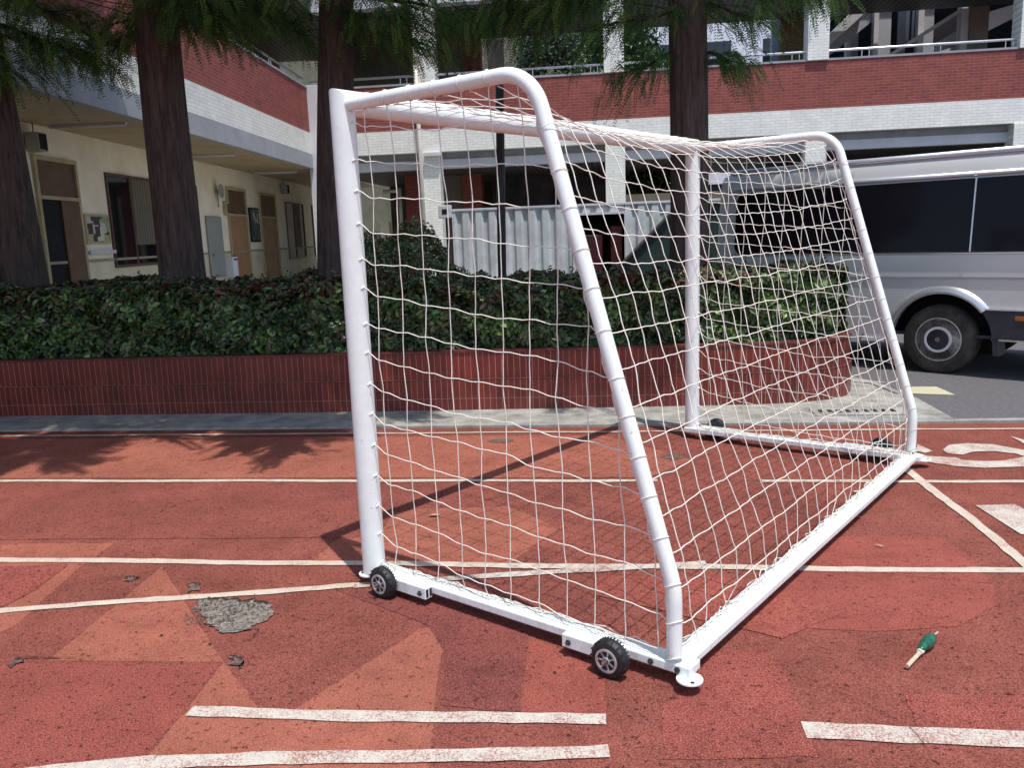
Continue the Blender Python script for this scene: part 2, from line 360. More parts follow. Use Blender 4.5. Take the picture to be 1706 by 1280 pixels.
NUM = {'sA':[(1.938,5.556),(1.988,5.467),(2.142,5.422),(2.164,5.365),(2.280,5.336),(2.397,5.348),(2.553,5.430),(2.734,5.557),(2.955,5.751),(2.823,5.482),(2.619,5.278),(2.456,5.213),(2.220,5.189),(2.063,5.230),(1.939,5.326),(1.888,5.454)],
'sB':[(2.142,5.628),(2.216,5.736),(2.348,5.781),(2.504,5.745),(2.632,5.603),(2.706,5.499),(2.594,5.373),(2.535,5.516),(2.434,5.577),(2.300,5.565),(2.213,5.492),(2.130,5.523)],
'sC':[(2.029,5.772),(2.059,5.584),(1.999,5.540),(1.959,5.586)],
'sD':[(2.708,5.971),(2.752,5.869),(2.827,5.754),(2.783,5.661),(2.701,5.757)]}
for i, (k, p) in enumerate(NUM.items()): sheet('painted_number', blob(p, .0025, 3), .0092+.0003*i, 'line_worn' if k != 'sD' else 'line')
sheet('painted_arrow', [(1.883,4.478),(2.086,4.500),(2.130,4.164),(2.051,4.001),(1.916,4.053)], .0092, 'line_worn')
# pavement beside the planter, 15 mm above the track
pv = MB(); pv.prism([(-40, 6.37), (2.505, 6.40), (2.536, 6.479), (2.54, 7.248), (2.44, 8.04), (2.2, 8.6), (1.2, 9.6), (-40, 9.6)], .0, .018)
struct(pv.build('pavement', 'concrete'))
sheet('courtyard_paving', [(-9.2, 9.62), (1.1, 9.62), (1.1, 36), (-11.5, 36)], .008, 'concrete')  # unseen pale paving, added to bounce light onto the classroom block
kb = MB(); kb.box(2.51, 40, 6.405, 6.48, 0, .02); struct(kb.build('kerb_strip', 'concrete'))
sheet('road_marking', [(2.704,7.868),(2.901,7.853),(2.916,7.457),(2.397,7.603)], .004, 'yellow')
gt = MB(); gt.tube([(2.225,8.060,.012),(2.36,7.98,.012),(2.44,7.463,.012)], .012, 6); struct(gt.build('gutter_joint', 'crack_and_shade'))
dr = thing('drain_cover', 'concrete drain cover with a row of dark slots in the pavement behind the goal', 'drain cover', (1.9, 6.74, .018))
MB().box(-.34, .34, -.12, .12, 0, .012).build('cover', 'concrete', dr, bevel=.004)
sl = MB()
for i in range(9): sl.box(-.29+i*.068, -.255+i*.068, -.045, .045, .0125, .0155)
sl.build('slots', 'crack_and_shade', dr)
# broken holes in the rubber
HO = [[(-1.808,3.182),(-1.763,3.202),(-1.666,3.199),(-1.555,3.192),(-1.459,3.155),(-1.406,3.073),(-1.420,3.002),(-1.443,2.929),(-1.506,2.886),(-1.585,2.922),(-1.653,2.981),(-1.726,3.076)],
 [(-2.273,3.400),(-2.244,3.435),(-2.192,3.403),(-2.196,3.356),(-2.240,3.361)],[(-1.944,3.351),(-1.906,3.373),(-1.838,3.323),(-1.820,3.260),(-1.875,3.258)],
 [(-1.446,2.720),(-1.400,2.726),(-1.352,2.672),(-1.333,2.614),(-1.385,2.653)],[(-2.253,2.604),(-2.255,2.661),(-2.187,2.651),(-2.205,2.610),(-2.214,2.576)],
 [(-0.977,5.967),(-0.871,6.019),(-0.707,5.960),(-0.759,5.838),(-0.916,5.859)],[(0.257,5.494),(0.382,5.584),(0.490,5.445),(0.366,5.345)]]
for i, h in enumerate(HO):
    if i: hc = np.mean(h, axis=0); h = [tuple(hc + (np.array(q)-hc)*.72) for q in h]
    b = blob(h, .007)
    sheet('broken_patch', b, .0102, 'gravel' if i == 0 else 'gravel_dark')
    # flat dark strip on the hole's far side, painting the shade of its depth
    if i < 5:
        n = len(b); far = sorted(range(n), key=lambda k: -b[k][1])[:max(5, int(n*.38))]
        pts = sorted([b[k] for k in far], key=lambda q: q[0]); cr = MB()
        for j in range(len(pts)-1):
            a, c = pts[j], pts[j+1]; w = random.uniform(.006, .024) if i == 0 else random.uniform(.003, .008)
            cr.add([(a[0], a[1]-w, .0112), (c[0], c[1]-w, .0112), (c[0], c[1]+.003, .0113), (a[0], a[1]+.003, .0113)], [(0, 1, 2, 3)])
        struct(cr.build('crack_and_shade', 'crack_and_shade'))
pb = MB()
for q in range(260):
    a = rng.uniform(0, 6.28); rr = math.sqrt(rng.random()); px, py = -1.62+.17*rr*cos(a), 3.06+.12*rr*sin(a)
    if q > 215: px, py = -1.62+rng.normal(0, .26), 3.05+rng.normal(0, .2)
    sz = rng.uniform(.0025, .0075)*(1 if q < 216 else .7); e = rng.normal(size=(3, 3)); e /= np.linalg.norm(e, axis=1)[:, None]
    pb.obox((px, py, .0105+sz*.2), e[0]*sz*1.3, e[1]*sz, np.array([0, 0, 1])*sz*.8)
tag(pb.build('loose_gravel', plain('gravel_crumb', (.20, .175, .15), .95, 0, .7, 160)), 'grey crumbs scattered in the largest hole in the track', 'gravel', kind='stuff')
def crack_and_shade(pts, w=.004, amp=.012):
    P = []
    for i in range(len(pts)-1):
        a, b = np.array(pts[i]), np.array(pts[i+1])
        for k in range(6): P.append(a+(b-a)*k/6 + rng.normal(0, amp, 2)*.5)
    m = MB()
    for j in range(len(P)-1):
        a, b = P[j], P[j+1]; d = b-a; n = np.array([-d[1], d[0]])/(np.linalg.norm(d)+1e-9); w1 = w*random.uniform(.2, 1)
        m.add([(*(a-n*w1), .0112), (*(b-n*w1), .0112), (*(b+n*w1), .0112), (*(a+n*w1), .0112)], [(0, 1, 2, 3)])
    struct(m.build('crack_and_shade', 'crack_and_shade'))
crack_and_shade([(-2.25, 2.66), (-2.12, 2.668), (-2.0, 2.672)], .0035, .006); crack_and_shade([(-2.35, 3.38), (-2.24, 3.42)], .003)
crack_and_shade([(-1.55, 2.90), (-1.42, 2.93), (-1.40, 2.86), (-1.45, 2.80)], .003); crack_and_shade([(-2.62, 4.3), (-2.58, 4.45), (-2.45, 4.58)], .004)
crack_and_shade([(-2.5, 2.86), (-2.44, 2.75), (-2.44, 2.62)], .002, .004); crack_and_shade([(-1.5, 4.55), (-1.4, 4.62)], .004); crack_and_shade([(-.75, 4.55), (-.6, 4.66)], .003)
crack_and_shade([(.70, 2.6), (.80, 2.5), (.87, 2.38), (.88, 2.25)], .0012, .003)
for x, y, s in [(-1.62,2.95,.010),(-1.78,2.86,.008),(-1.55,2.80,.007),(.35,2.95,.009),(-.22,2.66,.007),(.42,3.1,.009)]:
    sheet('track_fleck', [(x+s*cos(a)*random.uniform(.6, 1.2), y+s*sin(a)*random.uniform(.6, 1.2)) for a in np.linspace(0, 6.28, 8)[:-1]], .0105, 'crack_and_shade')

# ------------------------------------------------------------------ goal
LF = np.array([-1.0714, 3.4032, 0]); ANG = 1.0160674
gt = thing('football_goal', 'white tubular football goal with net, standing on small black wheels on the red track', 'football goal', tuple(LF), ANG)
# local frame: x = along crossbar, y = away from the camera side (so the back of the goal is at -y), z up
W, HT, D1, D2, ZB = 3.089, 2.055, .921, 1.478, .345
PR, SR = .05, .0265
def post(x, sgn):
    n = 28; vs = []
    for k in range(n):
        a = 2*pi*k/n; vs.append((x+PR*cos(a), PR*sin(a), .06))
    for k in range(n):
        a = 2*pi*k/n; vs.append((x+PR*cos(a), PR*sin(a), HT - sgn*PR*cos(a)))
    m = MB(); m.add(vs, [(k, (k+1) % n, n+(k+1) % n, n+k) for k in range(n)] + [tuple(range(n))[::-1], tuple(range(n, 2*n))]); m.v = [(a, b, .0515 if c < .07 else c) for a, b, c in m.v]; return m
post(0, 1).build('post', 'white_paint', gt, smooth=True, auto=40)
post(W, -1).build('post', 'white_paint', gt, smooth=True, auto=40)
n = 28; vs = [];
for k in range(n): a = 2*pi*k/n; vs.append((-PR*sin(a)*1.0, PR*cos(a), HT+PR*sin(a)))
for k in range(n): a = 2*pi*k/n; vs.append((W+PR*sin(a), PR*cos(a), HT+PR*sin(a)))
m = MB(); m.add(vs, [(n+k, n+(k+1) % n, (k+1) % n, k) for k in range(n)] + [tuple(range(n)), tuple(range(n, 2*n))[::-1]])
m.build('crossbar', 'white_paint', gt, smooth=True, auto=40)
def arc(p, a, b, r, n=10):   # round the corner p between points a and b
    p, a, b = map(lambda q: np.array(q, float), (p, a, b)); d1 = (a-p)/np.linalg.norm(a-p); d2 = (b-p)/np.linalg.norm(b-p)
    th = math.acos(d1 @ d2); t = r/math.tan(th/2); c = p + (d1+d2)/np.linalg.norm(d1+d2)*r/sin(th/2)
    s0 = p+d1*t-c; s1 = p+d2*t-c; om = math.acos(np.clip((s0 @ s1)/(r*r), -1, 1))
    return [c + (sin((1-k/n)*om)*s0 + sin(k/n*om)*s1)/sin(om) for k in range(n+1)]
SIDE = [np.array([0., -.03])] # (y, z) profile
top = (0, HT-.012)
prof = [np.array([-.02, HT-.012])] + arc((-D1-.035, HT-.012), (0, HT-.012), (-D2, ZB), .17) + arc((-D2, ZB), (-D1, HT), (-D2, .06), .35, 8) + [np.array([-D2, .10])]
SIDE = np.array(prof)
def dens(P, step=.04):
    out = [P[0]]
    for a, b in zip(P[:-1], P[1:]):
        k = max(1, int(np.linalg.norm(b-a)/step))
        for i in range(1, k+1): out.append(a+(b-a)*i/k)
    return np.array(out)
SD = dens(SIDE, .05)
for x in (0, W):
    t = MB(); t.tube([(x, p[0], p[1]) for p in SD], SR, 20); t.build('side_tube', 'white_paint', gt, smooth=True, auto=50)
# base bars (square section)
def bar(m, x0, x1, y0, y1, z0=.050, z1=.084): m.box(x0, x1, y0, y1, z0, z1)
for s, x in ((-1, 0), (1, W)):
    b = MB(); bar(b, *( (-.02, .058) if s < 0 else (W-.058, W+.02) ), -1.545, .04)
    b.build('side_base_bar', 'white_paint', gt, bevel=.005)
b = MB(); bar(b, .059, W-.059, -D2-.045, -D2+.04, .053, .083); b.build('back_base_bar', 'white_paint', gt, bevel=.005)
def plate(cx, cy, r, slug):
    m = MB(); pts = [(cx+r*cos(a), cy+r*sin(a)*slug) for a in np.linspace(0, 2*pi, 29)[:-1]]; m.prism(pts, .045, .0515); return m
for x, y in ((-.018, .018), (W+.018, .018), (-.022, -1.545), (W+.022, -1.545)):
    fp = plate(x, y, .044, 1).build('foot_plate', 'white_paint', gt, bevel=.001)
    MB().lathe([(0, .007), (.001, .007)], (x+(-.02 if x < 1 else .02), y+(.02 if y > -1 else -.02), .0518), (0, 0, 1), 12).build('bolt_hole', 'crack_and_shade', fp)
for s, x0 in ((-1, -.02), (1, W+.02)):
    for ya, yb in ((-.06, -.375), (-1.06, -1.30)):
        b = MB(); xo = x0 + s*.042
        b.box(min(x0, xo)+(.001 if s > 0 else 0), max(x0, xo)-(.001 if s < 0 else 0), yb, ya, .038, .0875)
        br = b.build('wheel_bracket', 'white_paint', gt, bevel=.003)
        yy = yb+.03 if ya > -.5 else ya-.03
        xm = (x0+xo)/2
        for q in (-1, 1): MB().box(xm+q*.010-.0065, xm+q*.010+.0065, yb-.0012, yb-.0004, .046, .080).build('channel_opening', 'void', br)
        MB().lathe([(0, .011), (.006, .011), (.0061, .006), (.013, .006)], (xo, yy, .062), (s, 0, 0), 6).build('bolt', 'bolt', br)
    for yy in (-1.40, -1.50):
        MB().lathe([(0, .011), (.006, .011), (.0061, .006), (.012, .006)], (x0, yy, .067), (s, 0, 0), 6).build('bolt', 'bolt', gt)
    for yc in (-.15, -1.28):
        wh = thing('wheel', None, None, (x0+s*.068, yc, .0705)); wh.parent = gt
        R0, wd = .0705, .046
        pr = [(-wd/2, .040), (-wd/2, .052), (-wd*.42, .0625), (-wd*.2, .0695), (0, .0705), (wd*.2, .0695), (wd*.42, .0625), (wd/2, .052), (wd/2, .040)]
        ty = MB(); ty.lathe(pr, (0, 0, 0), (s, 0, 0), 40)
        for k in range(34):
            for side in (-1, 1):
                a = 2*pi*k/34 + (.05 if side > 0 else 0); rad = np.array([0, cos(a), sin(a)]); tg = np.array([0, -sin(a), cos(a)])
                if k % 2 == 0 or side > 0: ty.obox(rad*.0664 + tg*-.0022 + np.array([side*.006 if side > 0 else -.019, 0, 0]), rad*.0036, tg*.0045, np.array([.013, 0, 0]))
        ty.build('tyre', 'tyre', wh, smooth=True, auto=35)
        rm = MB(); ri = wd/2
        rm.lathe([(ri-.001, .0425), (ri+.004, .0425), (ri+.004, .035), (ri-.001, .035)], (0, 0, 0), (s, 0, 0), 32)
        for k in range(7):
            a = 2*pi*k/7; rad = np.array([0, cos(a), sin(a)]); tg = np.array([0, -sin(a), cos(a)])
            rm.obox(rad*.012 - tg*.003 + np.array([s*(ri-.004), 0, 0]), rad*.025, tg*.0062, np.array([s*.005, 0, 0]))
        rm.lathe([(-ri, .014), (ri+.004, .014), (ri+.006, .011)], (0, 0, 0), (s, 0, 0), 20)
        rm.build('rim', 'rim', wh, smooth=True, auto=35)
        MB().lathe([(-wd, .007), (ri+.006, .007), (ri+.0061, .012), (ri+.013, .012), (ri+.0131, .006), (ri+.024, .006), (ri+.026, .004)], (0, 0, 0), (s, 0, 0), 12).build('axle', 'steel', wh, smooth=True, auto=35)
# ---- net: explicit knotted surfaces, with sag and the little kinks of each strand
net = MB(); CR = .0022
CS = .128
def strand(P, r=CR, n=5): 
    if len(P) > 1: net.tube(P, r, n, cap=False)
def kinked(A, B, amp, ax=(0, 0, 1), n=4, ph=0):
    A, B = np.array(A, float), np.array(B, float); out = []
    for i in range(n):
        t = i/n; out.append(A+(B-A)*t + np.array(ax)*amp*sin(2*pi*t+ph))
    return out
def line_nodes(nodes, amp, ax=(0, 0, 1), r=CR):
    P = []
    for a, b in zip(nodes[:-1], nodes[1:]): P += kinked(a, b, amp*random.uniform(.5, 1.3), ax)
    P.append(np.array(nodes[-1])); strand(P, r)
Slen = np.concatenate([[0], np.cumsum(np.linalg.norm(np.diff(SD, axis=0), axis=1))])
STOT = Slen[-1]
def prof_at(s): return np.array([np.interp(s, Slen, SD[:, 0]), np.interp(s, Slen, SD[:, 1])])
def y_tube(z):    # y of the slanting tube at height z (negative)
    o = SD[:, 1] < HT-.2; zz = SD[o, 1][::-1]; yy = SD[o, 0][::-1]; return np.interp(z, zz, yy)
def sidenet(x, flip):
    rows = 15; NZ = {}
    cols = [i*CS for i in range(0, 12)]
    bul = lambda y, z: (.035*sin(pi*min(1, -y/1.3))*sin(pi*(z/2.0)) + rng.normal(0, .004))*flip
    slope = .085
    grid = {}
    for j in range(1, rows+1):
        zr = HT + .03 - j*.133
        for i, c in enumerate(cols):
            z = zr - slope*(c/1.0) - .022*sin(pi*c/1.2)*(j/rows) + rng.normal(0, .006)
            if z < .07: continue
            yt = -y_tube(z)
            if i == 0: y = .055; X = x
            elif c < yt - .03: y = c + rng.normal(0, .004) + .012*sin(j*.6); X = x + bul(-c, z)
            else: continue
            if i == 0: z += .02
            grid[(i, j)] = np.array([X, -y, z])
    for j in range(1, rows+1):
        ns = [grid[(i, j)] for i in range(len(cols)) if (i, j) in grid]
        if len(ns) < 2: continue
        zl = ns[-1][2] - .012
        if zl > .09:
            yt = y_tube(zl); ns.append(np.array([x - .0, yt + SR*.9, zl]))
            # loop round the slanting tube
            ang = np.linspace(0, 2*pi, 13); lp = [(x+ (SR+CR)*sin(a), yt + (SR+CR)*cos(a), zl + .004*sin(a*2)-.22*(SR)*cos(a)) for a in ang]; strand(lp, .0013)
        line_nodes(ns, .0032)
        p = grid.get((0, j))
        if p is not None: strand([(x+(PR+CR)*sin(a), -(PR+CR)*cos(a), p[2]+.012*sin(2*a)) for a in np.linspace(-.22, .22, 5)], .0022)
    for i in range(1, len(cols)):
        ks = [grid[(i, j)] for j in range(1, rows+1) if (i, j) in grid]
        if not ks: 
            continue
        c = cols[i]
        if c < D1 - .1: 
            tp = [np.array([x, -c, HT-.012+SR+CR]), np.array([x-flip*-SR*1.1, -c, HT-.012]), np.array([x, -c, HT-.012-SR])]
            strand([(x+(SR+CR)*sin(a), -c+.003*sin(a), HT-.012+(SR+CR)*cos(a)) for a in np.linspace(0, 2*pi, 13)])
            ks = [tp[2]] + ks
        else:
            z0 = ks[0][2]
            # climb to where the tube is
            zz = np.interp(-c, SD[::-1, 0], SD[::-1, 1]); ks = [np.array([x, -c, zz-SR])] + ks
        ks.append(np.array([x+rng.normal(.02, .01)*(1 if x < 1 else -1), -c+rng.normal(0, .02), .086]))
        line_nodes(ks, .0012, (0, 1, 0))
sidenet(0, 1); sidenet(W, -1)
# back + top net
NU = 24; NSr = int(STOT/CS)
def back(uu, s):
    yz = prof_at(min(s, STOT)); t = uu/W; e = 4*t*(1-t)
    ssl = s/STOT
    top = max(0, 1-abs(s-D1)/.75)          # the unsupported edge between the two bends sinks
    dz = -.185*top*(e**.62)*(1.15-.45*t); dy = .05*top*e
    inn = sin(pi*np.clip((s-D1)/(STOT-D1), 0, 1)) * e * .07 if s > D1 else 0
    return np.array([uu, yz[0]+dy+inn, yz[1]+dz-inn*.35])
def outward(s):
    a, b = prof_at(max(0, s-.02)), prof_at(min(STOT, s+.02)); d = (b-a)/(np.linalg.norm(b-a)+1e-9); return np.array([0, d[1]*1.0, -d[0]])*-1
G = {}
for j in range(NSr+1):
    for i in range(NU+1):
        s = j*CS + .02
        p = back(i*W/NU, s) + rng.normal(0, .0035, 3)*(1 if 0 < i < NU else .3)
        if i in (0, NU): p = back(i*W/NU, s) + np.array([0, 0, 0]) + outward(s)*(SR+.004)*(-1)*(-1)
        p[0] += .018*sin(j*.55+i*.2)*(1 if 0 < i < NU else 0)
        p[2] = max(p[2], .09)
        G[(i, j)] = p
for j in range(NSr+1):
    line_nodes([G[(i, j)] for i in range(NU+1)], .0022)
for i in range(NU+1):
    if i in (0, NU): continue
    c = [G[(i, j)] for j in range(NSr+1)]
    cx = i*W/NU
    lp = [(cx+.002*a, (PR+CR)*-sin(a)*1.0, HT+(PR+CR)*cos(a)) for a in np.linspace(-2.6, 1.2, 10)]
    strand(lp); c = [np.array(lp[-1])] + c + [np.array([cx+rng.normal(0, .02), -D2+rng.normal(0, .02), .086])]
    line_nodes(c, .0042, (1, 0, 0))
# edge cords and lashings around tubes and bars
for x in (0, W):
    P = [np.array([x+(.012 if x < 1 else -.012)+.006*sin(k), prof_at(s)[0]+.004*sin(k*1.7), prof_at(s)[1]]) + outward(s)*(SR+.006+.008*abs(sin(s*7))) for k, s in enumerate(np.linspace(.95, STOT-.1, 60))]
    strand(P, .0034, 5)
def lash(x0, y0, x1, y1, half, z0, z1, pitch, jit):
    a, b = np.array([x0, y0]), np.array([x1, y1]); L = np.linalg.norm(b-a); d = (b-a)/L; nn = np.array([-d[1], d[0]]); P = []
    k = int(L/pitch)
    for i in range(k):
        base = a+d*(i+.5)*pitch; dd = d*pitch*.25
        for (o, z, q) in ((-half, z1, 0), (half, z1, 1), (half, z0, 2), (-half, z0, 3)):
            c = base + nn*o + dd*q + rng.normal(0, jit, 2)*.3; P.append((c[0], c[1], z))
    strand(P, CR, 4)
def squig(x0, y0, x1, y1, w, z, nseg, seed):
    rg = np.random.default_rng(seed); P = []
    for i in range(nseg):
        t = i/(nseg-1); P.append((x0+(x1-x0)*t + rg.normal(0, w), y0+(y1-y0)*t + rg.normal(0, w), z + abs(rg.normal(0, .008))))
    Pn = []
    for i in range(len(P)-1):
        for k in range(3):
            t = k/3; Pn.append(np.array(P[i])*(1-t)+np.array(P[i+1])*t)
    strand(Pn, CR, 4)
for sd in range(3):
    squig(.1, -D2+.025, W-.1, -D2+.025, .011, .086, 60, sd); squig(.035, -.2, .035, -1.4, .009, .087, 24, 10+sd); squig(W-.03, -.1, W-.03, -1.45, .016, .087, 26, 20+sd)
for sd in range(4):
    squig(W-.05, -1.25, W-.0, -1.48, .04, .09, 14, 30+sd); squig(W-.03, -.08, W-.05, -.35, .03, .09, 10, 40+sd)
net.build('net', 'rope', gt, smooth=True)
# rope coils lying on the far bar
# ------------------------------------------------------------------ small things on the track
st = thing('wooden_stick', 'short wooden stick with a green plastic-wrapped bulb lying on the red track', 'stick', (1.07, 2.875, .009), atan2(.261, .203))
MB().tube([(-.165, 0, .010), (-.03, 0, .012)], .0075, 10).build('stick', 'stick', st, smooth=True, auto=40)
MB().lathe([(-.045, .008), (-.035, .012), (-.015, .0145), (.005, .0195), (.035, .022), (.062, .020), (.085, .013), (.09, .005)], (0, 0, .021), (1, 0, 0), 18).build('wrap', 'greenplastic', st, smooth=True)
MB().lathe([(-.05, .0105), (-.032, .0125)], (0, 0, .0155), (1, 0, 0), 14).build('collar', 'rope', st, smooth=True, auto=40)
MB().tube([(.085, 0, .024), (.135, 0, .020)], .0028, 6).build('tip', 'stick', st)
def litter(name, label, cat, x, y, sx, sy, rz, mat, seed):
    rg = np.random.default_rng(seed); m = MB(); n = 9
    pts = [(sx*cos(a)*rg.uniform(.7, 1.1), sy*sin(a)*rg.uniform(.7, 1.1)) for a in np.linspace(0, 2*pi, n+1)[:-1]]
    vs = [(0, 0, .010)] + [(p[0], p[1], .004+.006*rg.random()) for p in pts]; vs += [(v[0], v[1], v[2]-.0012) for v in vs]
    k = n+1
    m.add(vs, [(0, 1+i, 1+(i+1) % n) for i in range(n)] + [(k, k+1+(i+1) % n, k+1+i) for i in range(n)] + [(1+i, k+1+i, k+1+(i+1) % n, 1+(i+1) % n) for i in range(n)])
    o = m.build(name, mat); o.location = (x, y, .011); o.rotation_euler[2] = rz; tag(o, label, cat); return o
litter('dry_leaf', 'small dry tan leaf lying on the track inside the goal mouth', 'leaf', -.985, 4.27, .034, .018, .2, 'dryleaf', 1)
litter('paper_scrap', 'thin pale scrap on the track to the right of the goal, farther one', 'litter', 1.224, 4.272, .028, .006, -.3, 'dryleaf', 2)
litter('paper_scrap', 'thin pale scrap on the paler track patch, nearer of the two', 'litter', 1.215, 3.867, .024, .006, -.5, 'dryleaf', 3)

# ------------------------------------------------------------------ planter
FP = [(-14, 6.93), (-5.6, 6.945), (-2.26, 6.965), (-.64, 7.02), (.6, 7.06), (1.2, 7.09), (1.55, 7.15), (1.82, 7.26), (2.0, 7.42), (2.10, 7.65), (2.12, 8.0), (2.12, 8.85), (2.0, 9.05), (-14, 9.1)]
def offs(P, d):
    P = np.array(P); out = []
    for i in range(len(P)):
        a = P[i]-P[i-1] if i else P[1]-P[0]; b = P[(i+1) % len(P)]-P[i] if i < len(P)-1 else a
        a = a/np.linalg.norm(a); b = b/np.linalg.norm(b); t = a+b; t /= np.linalg.norm(t)+1e-9; out.append(P[i] + np.array([-t[1], t[0]])*d)
    return out
pl = thing('brick_planter', 'long dark red tiled planter wall with rounded end behind the goal', 'planter', (-3, 7, 0))
def wallband(P, z0, z1, d, k=1.):
    P = offs(P, d); m = MB(); s = 0; m.uv = []; vs = []
    for i, p in enumerate(P):
        if i: s += np.linalg.norm(p-P[i-1])
        vs += [(p[0], p[1], z0), (p[0], p[1], z1)]; m.uv += [(s, (z0-.288)*k+2.35), (s, (z1-.288)*k+2.35)]
    m.add(vs, [(2*i, 2*i+2, 2*i+3, 2*i+1) for i in range(len(P)-1)]); return m
wallband(FP, 0, .288, 0, .235/.168).build('lower_wall', 'tile', pl, True)
wallband(FP, .288, .520, .018, .235/.245).build('upper_wall', 'tile', pl, True)
A, B = offs(FP, -.004), offs(FP, .05)
lm = MB(); lm.add([(p[0], p[1], .288) for p in A]+[(p[0], p[1], .288) for p in B], [(i, i+1, len(A)+i+1, len(A)+i) for i in range(len(A)-1)])
lm.build('ledge', 'tile_cap', pl, True)
A, B = offs(FP, .008), offs(FP, .12); cm = MB(); k = len(A)
cm.add([(p[0], p[1], .521) for p in A]+[(p[0], p[1], .521) for p in B]+[(p[0], p[1], .536) for p in A]+[(p[0], p[1], .536) for p in B],
       [(2*k+i, 2*k+i+1, 3*k+i+1, 3*k+i) for i in range(k-1)] + [(i, i+1, 2*k+i+1, 2*k+i) for i in range(k-1)] + [(k+i+1, k+i, 3*k+i, 3*k+i+1) for i in range(k-1)] + [(i+1, i, k+i, k+i+1) for i in range(k-1)])
cm.build('coping', 'tile_cap', pl, True)
SO = MB(); SO.add([(p[0], p[1], .50) for p in offs(FP, .1)], [tuple(range(len(FP)))]); so = SO.build('soil', 'soil', pl, True)

# ------------------------------------------------------------------ leaves
def leaves(P, Nrm, L, Wd, cols, fold=.25):
    """hex leaves at points P facing normals Nrm; returns verts, quads, colours"""
    n = len(P); a = rng.normal(size=(n, 3)); t = a - (a*Nrm).sum(1)[:, None]*Nrm; t /= np.linalg.norm(t, axis=1)[:, None]; b = np.cross(Nrm, t)
    L = L[:, None]; Wd = Wd[:, None]
    base = P - t*L/2; tip = P + t*L/2 - Nrm*L*.12
    m1 = P - t*L*.18; m2 = P + t*L*.22
    up = Nrm*Wd*fold
    v = np.stack([base, m1-b*Wd/2+up, m2-b*Wd*.45+up, tip, m2+b*Wd*.45+up, m1+b*Wd/2+up], 1).reshape(-1, 3)
    i = np.arange(n)[:, None]*6
    f = np.concatenate([i+np.array([[0, 3, 2, 1]]), i+np.array([[0, 5, 4, 3]])], 0)
    return v, f, np.repeat(cols, 6, 0)
def unit(a): return a/np.linalg.norm(a, axis=1)[:, None]
GREENS = np.array([(.060, .120, .032), (.090, .165, .045), (.026, .058, .022), (.140, .22, .07), (.060, .105, .046), (.10, .085, .048)])
def pick(n, pal, var=.25):
    c = pal[rng.integers(0, len(pal), n)]; return c*rng.uniform(1-var, 1+var, (n, 1))
# hedge
hd = thing('photinia_hedge', 'long clipped hedge of glossy broad leaves with reddish new growth, in the tiled planter', 'hedge', (-3, 8, .5))
def hedge_top(x, y): return 1.105 + .03*np.sin(x*3.1+y*2) + .028*np.sin(x*7.7+1) + .022*np.sin(x*17+y*5) + .018*np.sin(x*31) - .05*np.exp(-((x+1.0)/.7)**2) + .03*np.clip((-x-3)/4, -1, 1)
def inside(x, y): return (y > np.interp(x, [-14, -.64, 1.2, 1.7, 2.0], [7.02, 7.1, 7.2, 7.35, 7.7]))
core = MB(); core.box(-13.9, .9, 7.36, 8.95, .51, .92); core.box(.901, 1.6, 7.72, 8.9, .51, .90); core.build('shade_core', 'hedgecore', hd, True)  # near-black box fills the hedge, painting in the shade of its gaps
n1 = 27000
x = rng.uniform(-8.6, 2.02, n1); xx = x
z = rng.uniform(.50, 1.12, n1); y = np.interp(x, [-14, -2.26, .6, 1.2, 1.6, 1.9, 2.05], [7.03, 7.05, 7.15, 7.2, 7.3, 7.5, 7.85]) + np.abs(rng.normal(0, .09, n1)) - .06*np.sin(x*2.3)*np.sin(z*6) + .085*np.sin(x*9+z*11)*np.sin(x*4.1-z*9) + .05*np.sin(x*21+2)*np.sin(z*23) + .07
y += np.clip(z-1.0, 0, 1)*.5
z = np.minimum(z, hedge_top(x, y))
Pf = np.stack([x, y, z], 1); Nf = unit(np.array([0, -1., .35]) + rng.normal(0, .55, (n1, 3)))
n2 = 20000
x = rng.uniform(-8.6, 2.0, n2); y = 7.1 + rng.uniform(0, 1.75, n2)**1.0; z = hedge_top(x, y) - np.abs(rng.normal(0, .035, n2)) + .02
k = inside(x, y-.02); Pt = np.stack([x, y, z], 1)[k]; Nt = unit(np.array([0, -.2, 1.]) + rng.normal(0, .5, (len(Pt), 3)))
n3 = 9000
y = rng.uniform(7.7, 8.95, n3); z = rng.uniform(.5, 1.1, n3); x = 2.05 - np.abs(rng.normal(0, .12, n3)); Pe = np.stack([x, y, z], 1); Ne = unit(np.array([1., -.2, .3]) + rng.normal(0, .5, (n3, 3)))
P = np.concatenate([Pf, Pt, Pe]); Nn = np.concatenate([Nf, Nt, Ne]); c = pick(len(P), GREENS, .35)
cl = np.sin(P[:, 0]*5.3+P[:, 2]*9)*np.sin(P[:, 0]*2.1-P[:, 2]*6+1)*.5+.5; c = c*(.55+.95*cl[:, None]*rng.uniform(.6, 1.3, (len(P), 1)))  # clumps of leaves brightened and darkened to paint light glints and dark gaps
gl = rng.random(len(P)) < .035; c[gl] = pick(gl.sum(), np.array([(.22, .30, .13), (.30, .36, .22), (.16, .24, .07)]))  # random pale leaves paint in sunlit glints
